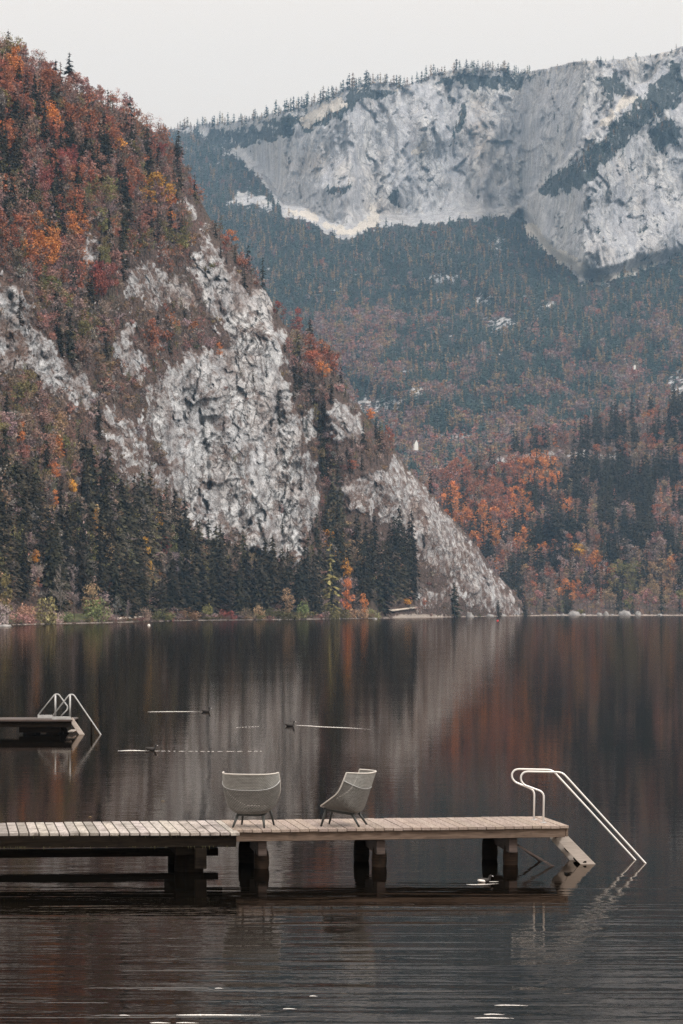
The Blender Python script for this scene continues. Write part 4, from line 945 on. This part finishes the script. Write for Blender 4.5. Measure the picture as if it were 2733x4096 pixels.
# lawn behind the left shrubs
mb = MB(); g = m_simple('lawn_grass', (.075, .078, .038), .9, .1, 0, .3, .5)
def slab(mb, u0, u1, d0, d1):
    a = [(wx(u0, D0L(u0)+d0), D0L(u0)+d0, .2), (wx(u1, D0L(u1)+d0), D0L(u1)+d0, .2), (wx(u1, D0L(u1)+d1), D0L(u1)+d1, .2), (wx(u0, D0L(u0)+d1), D0L(u0)+d1, .2)]
    mb.hexa(a, [(p[0], p[1], .055*(d0 if i < 2 else d1)+.5) for i, p in enumerate(a)])
slab(mb, -20, 90, 6, 45); slab(mb, 235, 350, 8, 45); tag(mb.build('lawn', g), kind='structure')

def buoy(u, v, mat, lab, r=.35):
    D = dwater(v); mb = MB(); mb.tube([(0, 0, -.2), (0, 0, -.05), (0, 0, .15), (0, 0, .35), (0, 0, .45)], [r*.5, r*.95, r, r*.7, r*.15], 12)
    tag(mb.build('buoy', mat, None, True, loc=(wx(u, D), D, 0)), lab, 'buoy')
buoy(596, 2503, M['whitep'], 'white mooring buoy off the left shore', .38); buoy(1991, 2484, M['redb'], 'small red buoy floating off the rocky point', .38)
def house(u, v, w, h, lab, D):
    p = P(u, v, D); W_, H_ = w/F*D, h/F*D; r = empty('house', p, lab, 'house', None, .3); mb = MB(); a = W_/2
    mb.hexa([(-a, -a, -3), (a, -a, -3), (a, a, -3), (-a, a, -3)], [(-a, -a, H_*.5), (a, -a, H_*.5), (a, a, H_*.5), (-a, a, H_*.5)])
    mb.add([(-a, -a, H_*.5), (a, -a, H_*.5), (0, -a, H_*.98), (-a, a, H_*.5), (a, a, H_*.5), (0, a, H_*.98)], [(0, 1, 2), (3, 5, 4)]); mb.build('wall', M['whitep'], r)
    mb = MB(); e = a*.12
    for s in (-1, 1):
        n_ = [(s*(a+e), -a-.1, H_*.5-.3), (0, -a-.1, H_), (0, a+.3, H_), (s*(a+e), a+.3, H_*.5-.3)]; mb.hexa(n_, [(q[0], q[1], q[2]+.25) for q in n_])
    mb.build('roof', M['roof'], r)
house(1664, 1788, 15, 28, 'tiny white gabled house in the hazy valley behind the ridge', 2420); house(2539, 1466, 7, 8, 'tiny white hut high among the trees at the right', 2700)

# ================================================================ JETTY
A = math.radians(8.55); ux = np.array((math.cos(A), math.sin(A), 0)); nx = np.array((-math.sin(A), math.cos(A), 0)); zz = np.array((0, 0, 1.))
ZD = .71                                               # deck surface above the lake
def near_edge(u): # point on the near edge line of the right section under image column u
    a = np.array((-5.75, 44.20, 0)); k = (u-CX)/F; s = (k*a[1]-a[0])/(ux[0]-k*ux[1]); return s
O = np.array((-5.75, 44.20, 0.))
def J(s, t, z): return O+ux*s+nx*t+zz*z
jet = empty('wooden_jetty', J(5, 1, 0), 'long weathered wooden jetty on paired piles with a bathing stair at its end', 'jetty')
base = np.array(jet.location)
def put(mb, name, mat, parent=None, smooth=False, bevel=0):
    mb.v = [tuple(np.array(p)-base) for p in mb.v]; return mb.build(name, mat, parent or jet, smooth, bevel)
sL0, sL1, sR1 = -3.2, near_edge(935), near_edge(2278)
WD = 2.1
def boards(s0, s1, t0f, wd, mat, name, th, zf, pitch=.163, gap=.014):
    V = []; Fc = []; T = []; s = s0
    mb = MB(); tones = []
    while s < s1-.05:
        t0 = t0f(s)+random.uniform(-.012, .012); dz = random.uniform(-.004, .004); n = pitch-gap
        b = [J(s, t0, zf(s)-th+dz), J(s+n, t0, zf(s)-th+dz), J(s+n, t0+wd(s), zf(s)-th+dz), J(s, t0+wd(s), zf(s)-th+dz)]
        mb.hexa(b, [p+zz*th for p in b]); k = random.choice((1.15, 1.1, 1, .95, .85, 1.2, .7)) if name == 'old' else random.uniform(.85, 1.08)
        tones += [(k, k*random.uniform(.96, 1.0), k*random.uniform(.93, 1.0))]*8; s += pitch
    o = put(mb, 'deck', mat, None, False, .004)
    at = o.data.color_attributes.new('tone', 'FLOAT_COLOR', 'POINT'); at.data.foreach_set('color', np.hstack([np.array(tones), np.ones((len(tones), 1))]).astype(np.float32).ravel())
    return o
# left, older section: its near edge runs level in the view, so it swings out a little in front of the newer one
def t0L(s): return np.interp(s, [sL0, 0, sL1], [.25, 0, -.50])
boards(sL0, sL1, t0L, lambda s: WD-t0L(s)+.05, M['deckold'], 'old', .05, lambda s: ZD-.003, .168, .022)
boards(sL1+.004, sR1, lambda s: 0., lambda s: WD, M['deck'], 'new', .048, lambda s: ZD, .163, .010)
mb = MB()
def beamseg(mb, s0, s1, t0, t1, za, zb, n=1):
    b = [J(s0, t0[0], za), J(s1, t0[1], za), J(s1, t1[1], za), J(s0, t1[0], za)]; mb.hexa(b, [p+zz*(zb-za) for p in b])
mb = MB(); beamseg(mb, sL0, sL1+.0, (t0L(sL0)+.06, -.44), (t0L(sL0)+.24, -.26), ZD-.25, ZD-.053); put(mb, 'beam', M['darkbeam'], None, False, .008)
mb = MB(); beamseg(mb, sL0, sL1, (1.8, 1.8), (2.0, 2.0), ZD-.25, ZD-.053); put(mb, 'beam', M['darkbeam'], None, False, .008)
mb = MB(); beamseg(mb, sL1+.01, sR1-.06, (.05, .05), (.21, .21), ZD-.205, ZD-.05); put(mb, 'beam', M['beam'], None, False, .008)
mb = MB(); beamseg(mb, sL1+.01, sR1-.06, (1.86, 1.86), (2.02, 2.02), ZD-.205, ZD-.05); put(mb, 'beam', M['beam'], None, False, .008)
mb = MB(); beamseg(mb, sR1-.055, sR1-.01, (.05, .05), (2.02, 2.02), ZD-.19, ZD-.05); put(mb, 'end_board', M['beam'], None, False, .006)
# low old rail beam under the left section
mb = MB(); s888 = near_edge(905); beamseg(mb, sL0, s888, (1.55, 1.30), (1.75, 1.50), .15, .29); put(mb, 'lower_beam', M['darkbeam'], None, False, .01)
def pile(u, t, top, r=.128, mat='pile', name='pile'):
    s = near_edge(u)+t*.15; mb = MB(); c = J(s, t, 0); ln = random.uniform(-.01, .01)
    zs = [-1.6, -.2, 0, .10, top-.20, top-.13, top-.05, top+.02]; rr = [r*1.04, r*1.04, r*.97, r*1.04, r*1.0, r*.93, r*.72, r*.5]
    mb.tube([c+zz*z+np.array((ln*z+.006*math.sin(z*9), 0, 0)) for z in zs], rr, 14); return put(mb, name, M[mat], None, True)
for u in (1042, 1518, 2049):
    pile(u, .50, .40, .132); pile(u-70, 1.55, .47, .14, 'darkbeam')
    s = near_edge(u)
    mb = MB(); b = [J(s-.02, .16, ZD-.47), J(s+.13, .16, ZD-.47), J(s+.13, 1.95, ZD-.42), J(s-.02, 1.95, ZD-.42)]; mb.hexa(b, [q+zz*.25 for q in b[:2]]+[q+zz*.21 for q in b[2:]]); put(mb, 'cross_timber', M['cap'], None, False, .01)
# the old pier under the left section
s = near_edge(765)
for t in (.15, 1.5):
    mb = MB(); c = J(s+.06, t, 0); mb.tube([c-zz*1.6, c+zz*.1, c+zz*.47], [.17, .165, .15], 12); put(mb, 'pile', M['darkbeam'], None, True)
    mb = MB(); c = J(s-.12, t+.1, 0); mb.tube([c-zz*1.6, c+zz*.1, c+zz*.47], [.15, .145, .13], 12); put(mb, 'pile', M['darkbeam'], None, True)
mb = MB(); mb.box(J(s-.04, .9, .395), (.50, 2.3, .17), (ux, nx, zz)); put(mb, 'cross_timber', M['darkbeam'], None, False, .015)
mb = MB(); mb.box(J(s+.13, -.32, .27), (.20, .12, .36), (ux, nx, zz)); put(mb, 'timber_block', M['darkbeam'], None, False, .015)
for (ua, va, ub, vb, t) in ((2083, 3388, 2162, 3446, 1.7), (2090, 3392, 2213, 3465, .75)):
    Dm = dwater(vb); a = P(ua, va, Dm); b = P(ub, vb, Dm); mb = MB(); d = (b-a)/np.linalg.norm(b-a)
    mb.box((a+b)/2+d*.1, (np.linalg.norm(b-a)+.35, .03, .032), (d, np.array((0, 1, 0)), np.cross(d, (0, 1, 0)))); put(mb, 'brace', M['cap'])
# bathing stair
def stringer(ut, vt, ub, vb, D, name='stair_stringer'):
    a = P(ut, vt, D); b = P(ub, vb, D+.05); d = (b-a)/np.linalg.norm(b-a); n = np.cross(d, (0, 1, 0)); n /= np.linalg.norm(n)
    mb = MB(); mb.box((a+b)/2+d*.3, (np.linalg.norm(b-a)+.75, .045, .19), (d, np.array((0, 1, 0)), n)); return put(mb, name, M['stringer'], None, False, .004)
stringer(2250, 3352, 2354, 3458, 46.05); stringer(2226, 3350, 2310, 3444, 46.80)
for k, (uu, vv) in enumerate(((2243, 3352), (2282, 3398), (2320, 3440))):
    c = P(uu, vv, 46.42); mb = MB(); mb.box(c, (.17, .70, .035), (np.array((1, 0, 0)), np.array((0, 1, 0)), zz)); put(mb, 'stair_tread', M['darkbeam'], None, False, .003)  # shade between the stringers put into the near-black tread colour
def rail(pix, D0, D1, name, r=.0175):
    n = len(pix); pts = []
    for i, (a, b) in enumerate(pix): pts.append(P(a, b, D0+(D1-D0)*0))
    # the foot ends go well under the surface
    d = pts[-1]-pts[-2]; pts.append(pts[-1]+d/np.linalg.norm(d)*.8)
    mb = MB(); mb.tube(fillet(pts, .09, 6), r, 10); return put(mb, name, M['steel'], None, True)
c6 = lambda x, y: (1850+x*.5421, 3000+y*.5421)
Dn, Df = 46.27, 46.88
rail([c6(598, 540), c6(601, 312), c6(510, 278), c6(455, 258), c6(432, 225), c6(432, 190), c6(452, 165), c6(480, 159), c6(737, 164), c6(1350, 835)], Dn, Dn, 'handrail')
rail([c6(528, 519), c6(531, 296), c6(440, 258), c6(388, 236), c6(366, 205), c6(366, 172), c6(385, 148), c6(412, 141), c6(663, 146), c6(1276, 812)], Df, Df, 'handrail')
for q, D in ((c6(598, 540), Dn), (c6(528, 519), Df)):
    p = P(q[0], q[1], D); mb = MB(); mb.tube([(p[0], p[1], ZD), (p[0], p[1], ZD+.012)], .055, 14); put(mb, 'rail_foot', M['galv'], None, True)
# moss hanging from the old beam
mb = MB()
for k in range(130):
    s = random.uniform(sL0, sL1); t = float(np.interp(s, [sL0, sL1], [t0L(sL0)+.06, -.44]))-.012; l = random.uniform(.015, .07); w = random.uniform(.004, .02); q = ZD-.25+random.choice((0, 0, .19))
    a = J(s, t, q+.02); mb.add([a, a+ux*w, a+ux*w*.6-zz*l, a+nx*.01], [(0, 1, 2), (1, 3, 2), (0, 2, 3)])
put(mb, 'moss_fringe', m_simple('dead_moss', (.06, .055, .025), .9), None)

# ================================================================ CHAIRS
def make_chair(uv0, D, rz, label):
    """local: +x is the back of the chair, -x the front; origin on the deck"""
    p = P(uv0[0], uv0[1], D); r = empty('wicker_armchair', (p[0], p[1], ZD), label, 'armchair', 'woven lounge chairs on the jetty', rz)
    X0 = .42                                           # shift so the origin is mid-chair
    SS = [0, .15, .32, .48, .56, .66, .80, 1.0]
    Cx = [.03, .17, .38, .60, .665, .72, .80, .895]; Cz = [.335, .275, .25, .225, .255, .40, .66, .945]
    Rx = [.0, .06, .19, .31, .37, .42, .475, .525]; Rz = [.35, .385, .47, .55, .61, .69, .82, .955]
    Wd = [.24, .31, .39, .45, .475, .49, .50, .485]
    ns, ntt = 56, 64
    def shell(s, t):
        cx, cz, rx, rz_, w = (np.interp(s, SS, a) for a in (Cx, Cz, Rx, Rz, Wd))
        a = abs(t)*math.pi/2; y = math.sin(a)**.92*w*(1 if t > 0 else -1); b = (1-math.cos(a))
        b = b**1.15
        x = cx+(rx-cx)*b; z = cz+(rz_-cz)*b
        return np.array((x-X0, y, z))
    # smooth the control curves
    sf = np.linspace(0, 1, ns)
    def smooth(a):
        v = np.interp(np.linspace(-.12, 1.12, 200), SS, a); k = np.hanning(19); k /= k.sum(); v = np.convolve(np.pad(v, 9, 'edge'), k, 'valid'); return np.interp(sf, np.linspace(-.12, 1.12, 200), v)
    CX_, CZ_, RX_, RZ_, W_ = (smooth(a) for a in (Cx, Cz, Rx, Rz, Wd))
    G = np.zeros((ns, ntt, 3))
    tt = np.linspace(-1, 1, ntt)
    for i in range(ns):
        a = np.abs(tt)*math.pi/2; y = np.sin(a)**.86*W_[i]*np.sign(tt); b = (1-np.cos(a))**1.4
        G[i, :, 0] = CX_[i]+(RX_[i]-CX_[i])*b-X0; G[i, :, 1] = y; G[i, :, 2] = CZ_[i]+(RZ_[i]-CZ_[i])*b
    def part(i0, i1, name, mat, off=0.):
        sub = G[i0:i1+1]; V = sub.reshape(-1, 3); nr, nc = sub.shape[:2]; i = np.arange((nr-1)*(nc-1)); a = (i//(nc-1))*nc+i % (nc-1)
        Fc = np.stack([a, a+nc, a+nc+1, a+1], 1); me = mesh_np(name, V, Fc, mat, None, True)
        # UV: along the strands
        ul = me.uv_layers.new(name='weave'); li = Fc.ravel(); row = li//nc; colm = li % nc
        dl = np.concatenate([[0], np.cumsum(np.linalg.norm(np.diff(G[:, ntt//2], axis=0), axis=1))]); arc = dl[i0+row]
        wl = (tt[colm])*np.interp(i0+row, np.arange(ns), W_)*1.25
        ul.data.foreach_set('uv', np.stack([wl/.038, arc/.027], 1).astype(np.float32).ravel())
        o = link(name, me, r); sm = o.modifiers.new('thick', 'SOLIDIFY'); sm.thickness = .010; sm.offset = 0; return o
    iband = int(ns*.80)
    part(0, iband, 'woven_shell', M['weave']); part(iband, ns-1, 'headrest_band', M['weave_top'])
    # rim tube all around the opening and the seam under the band
    rimp = [G[i, 0] for i in range(0, ns)]+[G[-1, j] for j in range(1, ntt)]+[G[i, -1] for i in range(ns-2, -1, -1)]
    mb = MB(); mb.tube(rimp, .0125, 8); mb.build('rim', M['cream'], r, True)
    mb = MB(); mb.tube([G[0, j]+np.array((0, 0, -.004)) for j in range(ntt)], .0125, 8); mb.build('seat_lip', M['cream'], r, True)
    mb = MB(); mb.tube([G[iband, j]*np.array((1.01, 1.012, 1)) for j in range(ntt)], .008, 6); mb.build('seam', M['galv'], r, True)
    mb = MB()
    fr = [(.10-X0, -.235, .285), (.10-X0, .235, .285), (.56-X0, .225, .215), (.56-X0, -.225, .215)]
    for a, b in zip(fr, fr[1:]+fr[:1]): mb.tube([a, b], .022, 8)
    mb.tube([fr[0], fr[2]], .014, 6); mb.tube([fr[1], fr[3]], .014, 6); mb.build('seat_frame', M['leg'], r, True)
    for (a, f) in ((fr[0], (.02-X0, -.29)), (fr[1], (.02-X0, .29)), (fr[2], (.70-X0, .28)), (fr[3], (.70-X0, -.28))):
        mb = MB(); mb.tube([a, ((a[0]+f[0])/2, (a[1]+f[1])/2, a[2]/2+.005), (f[0], f[1], .002)], [.026, .022, .016], 10); mb.build('leg', M['leg'], r, True)
    return r
# chair seen from behind: its back (+x local) points at the camera
make_chair((1010, 3308), 45.45, math.radians(-102), 'woven lounge chair seen from behind with its back to the viewer')
make_chair((1390, 3303), 45.7, math.radians(-14), 'woven lounge chair turned to face left, nearer the handrails')

# ================================================================ FAR BATHING PLATFORM
c1 = lambda x, y: (x*.5102, 2700+y*.5102)
Dp = 93.4; ZP = wz(2880, Dp)
plat = empty('bathing_platform', P(100, 2900, Dp), 'dark distant bathing platform at the left edge with a stair and two pale handrails', 'platform'); base = np.array(plat.location)
def pput(mb, name, mat, smooth=False, bevel=0):
    mb.v = [tuple(np.array(p)-base) for p in mb.v]; return mb.build(name, M[mat] if isinstance(mat, str) else mat, plat, smooth, bevel)
xe = wx(291, Dp); mb = MB(); x = xe-.12; x0 = -16.5
while x > x0:
    mb.box((x, Dp+1.25, ZP-.03), (.15, 2.5, .05)); x -= .165
pput(mb, 'deck', m_simple('old_dark_boards', (.055, .042, .037), .6, .4, 0, .3, 2), False, .004)
mb = MB(); mb.box(((xe+x0)/2, Dp-.035, ZP-.012), (xe-x0, .05, .06)); pput(mb, 'edge_board', 'cap')
mb = MB(); mb.box(((xe+x0)/2, Dp+.10, ZP-.155), (xe-x0-.1, .14, .21)); pput(mb, 'beam', 'darkbeam')
mb = MB(); mb.box(((xe+x0)/2, Dp+2.3, ZP-.155), (xe-x0-.1, .14, .21)); pput(mb, 'beam', 'darkbeam')
ua, ub = wx(74, Dp), wx(238, Dp); zc = wz(2920, Dp)
mb = MB(); mb.box(((ua+ub)/2, Dp+.3, zc), (ub-ua, .2, .20)); pput(mb, 'cross_timber', 'darkbeam')
mb = MB(); mb.box(((ua+ub)/2, Dp+2.0, zc), (ub-ua, .2, .20)); pput(mb, 'cross_timber', 'darkbeam')
for u in (111, 205):
    for t in (.5, 2.0):
        mb = MB(); c = np.array((wx(u, Dp), Dp+t, 0)); mb.tube([c-zz*1.5, c+zz*(zc-.08)], [.24, .23], 12); pput(mb, 'pile', 'darkbeam', True)
def pr(pix, D, name, mat, r=.024, fl=.12):
    mb = MB(); mb.tube(fillet([P(a, b, D) for a, b in pix], fl, 4), r, 8); return pput(mb, name, mat, True)
DN, DF = Dp+.25, Dp+1.6
pr([c1(413, 322), c1(545, 153), c1(577, 153), c1(790, 466), c1(812, 500)], DN, 'handrail', 'galv'); pr([c1(550, 155), c1(550, 326)], DN, 'rail_post', 'galv', .034)
pr([c1(297, 318), c1(432, 150), c1(460, 150), c1(532, 248), c1(528, 272), c1(480, 322)], DF, 'handrail', 'galv'); pr([c1(435, 153), c1(435, 320)], DF, 'rail_post', 'galv', .034)
pr([c1(718, 368), c1(718, 520)], DN, 'rail_post', 'darkbeam', .034)
for (xa, xb, D) in ((297, 412, DF), (407, 556, DN)):
    a, b = wx(c1(xa, 0)[0], D), wx(c1(xb, 0)[0], D); mb = MB(); mb.box(((a+b)/2, D, ZP+.055), (b-a, .06, .12)); pput(mb, 'base_plate', 'galv', False, .005)
def st2(a, b, D):
    a, b = P(*a, D), P(*b, D); d = (b-a)/np.linalg.norm(b-a); n = np.cross(d, (0, 1, 0)); mb = MB(); mb.box((a+b)/2+d*.2, (np.linalg.norm(b-a)+.5, .05, .16), (d, np.array((0, 1, 0)), n)); return pput(mb, 'stair_stringer', 'stringer', False, .004)
st2(c1(563, 352), c1(640, 462), DN); o = st2(c1(490, 400), c1(530, 462), DF); o.data.materials[0] = M['darkbeam']
for x, y in ((566, 394), (600, 437)):
    c = P(*c1(x-45, y), (DN+DF)/2); mb = MB(); mb.box(c+np.array((.05, 0, 0)), (.17, 1.2, .04)); pput(mb, 'stair_tread', 'stringer')

# ================================================================ DUCKS AND WAKES
def loft(mb, st, n=12):
    vs = []
    for i, (x, z, ry, rz_) in enumerate(st):
        j0, j1 = max(i-1, 0), min(i+1, len(st)-1); dx, dz = st[j1][0]-st[j0][0], st[j1][1]-st[j0][1]; l = math.hypot(dx, dz); nx_, nz_ = -dz/l, dx/l
        for k in range(n):
            a = 2*math.pi*k/n; vs.append((x+nx_*rz_*math.sin(a), ry*math.cos(a), z+nz_*rz_*math.sin(a)))
    fs = [(i*n+k, i*n+(k+1) % n, (i+1)*n+(k+1) % n, (i+1)*n+k) for i in range(len(st)-1) for k in range(n)]+[tuple(range(n-1, -1, -1)), tuple((len(st)-1)*n+k for k in range(n))]
    mb.add(vs, fs)
def duck(u, v, s, rz, label, white=False):
    D = dwater(v); r = empty('duck', (wx(u, D), D, 0), label, 'duck', 'ducks swimming on the lake', rz); mb = MB()
    loft(mb, [(-.20*s, .085*s, .012*s, .008*s), (-.16*s, .075*s, .045*s, .025*s), (-.09*s, .045*s, .078*s, .06*s), (0, .035*s, .09*s, .072*s), (.08*s, .04*s, .08*s, .066*s), (.125*s, .075*s, .05*s, .045*s), (.14*s, .115*s, .03*s, .032*s), (.15*s, .150*s, .030*s, .034*s), (.17*s, .172*s, .032*s, .030*s), (.198*s, .165*s, .02*s, .02*s), (.205*s, .163*s, .008*s, .008*s)])
    mb.build('body', M['duck'], r, True); mb = MB(); loft(mb, [(.19*s, .168*s, .016*s, .012*s), (.22*s, .160*s, .012*s, .008*s), (.245*s, .152*s, .006*s, .004*s)], 8); mb.build('bill', M['white'], r, True)
    if white:
        for sg in (-1, 1):
            mb = MB(); mb.v = []; loft(mb, [(-.17*s, .05*s, .004, .01), (-.13*s, .045*s, .015, .030*s), (-.05*s, .035*s, .016, .034*s), (.0, .03*s, .015, .035*s), (.04*s, .03*s, .004, .01)]); mb.v = [(a, b+sg*.075*s, c) for a, b, c in mb.v]; mb.build('white_flank', M['white'], r, True)
    return r
duck(824, 2848, 1.05, 0, 'dark coot swimming right, farthest of the ducks')
duck(1160, 2905, 1.05, math.radians(20), 'dark coot with its wake trailing to the right')
duck(604, 3001, .95, 0, 'dark coot in the middle of a long pale wake')
duck(1938, 3528, .62, math.radians(-10), 'black and white duck swimming beside the last jetty piles', True)
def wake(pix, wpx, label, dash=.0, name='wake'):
    """sky glint on a ripple, painted as a pale, long thin raised lens"""
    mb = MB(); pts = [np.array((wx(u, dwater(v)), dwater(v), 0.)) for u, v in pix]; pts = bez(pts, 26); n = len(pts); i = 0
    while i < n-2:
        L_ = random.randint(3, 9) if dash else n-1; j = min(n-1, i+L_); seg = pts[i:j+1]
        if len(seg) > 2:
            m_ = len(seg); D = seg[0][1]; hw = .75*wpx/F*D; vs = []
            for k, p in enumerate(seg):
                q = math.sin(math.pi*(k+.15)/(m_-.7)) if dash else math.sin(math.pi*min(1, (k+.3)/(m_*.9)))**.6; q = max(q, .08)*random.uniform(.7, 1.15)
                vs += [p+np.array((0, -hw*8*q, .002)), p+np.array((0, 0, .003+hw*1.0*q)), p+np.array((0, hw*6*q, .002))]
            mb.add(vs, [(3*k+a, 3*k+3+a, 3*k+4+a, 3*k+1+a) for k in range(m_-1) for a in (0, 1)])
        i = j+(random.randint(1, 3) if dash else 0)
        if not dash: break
    return tag(mb.build(name, M['sky_glint'], None, True), label, 'wake', 'pale painted sky glints on the water')
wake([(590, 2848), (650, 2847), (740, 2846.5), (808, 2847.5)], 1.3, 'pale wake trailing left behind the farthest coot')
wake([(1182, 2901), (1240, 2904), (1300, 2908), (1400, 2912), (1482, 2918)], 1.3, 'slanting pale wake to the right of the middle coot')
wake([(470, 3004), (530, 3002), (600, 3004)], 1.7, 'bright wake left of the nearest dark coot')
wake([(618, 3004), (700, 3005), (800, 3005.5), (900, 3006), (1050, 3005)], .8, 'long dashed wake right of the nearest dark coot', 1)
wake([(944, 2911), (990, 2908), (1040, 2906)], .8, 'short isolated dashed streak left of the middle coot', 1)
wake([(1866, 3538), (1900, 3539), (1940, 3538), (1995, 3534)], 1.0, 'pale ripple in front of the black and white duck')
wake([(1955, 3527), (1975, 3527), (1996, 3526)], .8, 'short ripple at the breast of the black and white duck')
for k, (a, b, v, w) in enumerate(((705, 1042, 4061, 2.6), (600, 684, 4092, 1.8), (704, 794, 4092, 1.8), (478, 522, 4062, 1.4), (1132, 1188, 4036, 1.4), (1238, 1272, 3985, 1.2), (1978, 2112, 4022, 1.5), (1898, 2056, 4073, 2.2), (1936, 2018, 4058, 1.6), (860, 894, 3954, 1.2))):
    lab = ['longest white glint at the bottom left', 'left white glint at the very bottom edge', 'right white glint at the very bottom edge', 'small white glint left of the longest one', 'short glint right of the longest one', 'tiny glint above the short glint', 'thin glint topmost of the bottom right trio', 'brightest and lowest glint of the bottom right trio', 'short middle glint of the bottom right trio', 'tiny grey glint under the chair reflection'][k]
    wake([(a, v), (a*.6+b*.4, v-1), (b, v+1)], w*.8, lab, 0, 'painted_glint')
for k, (u, v) in enumerate(((361, 3270), (652, 3206), (465, 2568))):
    D = dwater(v); mb = MB(); mb.tube([(-.05, 0, .004), (0, .01, .018), (.05, 0, .006)], [.004, .022, .003], 6, True, .3)
    tag(mb.build('leaf', M['leaf'], None, True, loc=(wx(u, D), D, 0)), ['floating dead leaf just beyond the left jetty boards', 'floating dead leaf left of the chair seen from behind', 'pale fleck floating below the left shore'][k], 'leaf')

# ================================================================ HAZE
mb = MB(); mb.hexa([(-4300, -50, -9), (4300, -50, -9), (4300, 7100, -9), (-4300, 7100, -9)], [(-4300, -50, 1500), (4300, -50, 1500), (4300, 7100, 1500), (-4300, 7100, 1500)])
t = NT('mountain_haze'); pv = t.n('ShaderNodeVolumePrincipled'); pv.inputs['Color'].default_value = (.40, .68, 1.0, 1); pv.inputs['Density'].default_value = 4.8e-5; pv.inputs['Anisotropy'].default_value = 0.0
t.l(pv.outputs[0], t.out.inputs['Volume'])
tag(mb.build('haze', t.m), 'thin blue mountain haze', 'haze', kind='stuff')
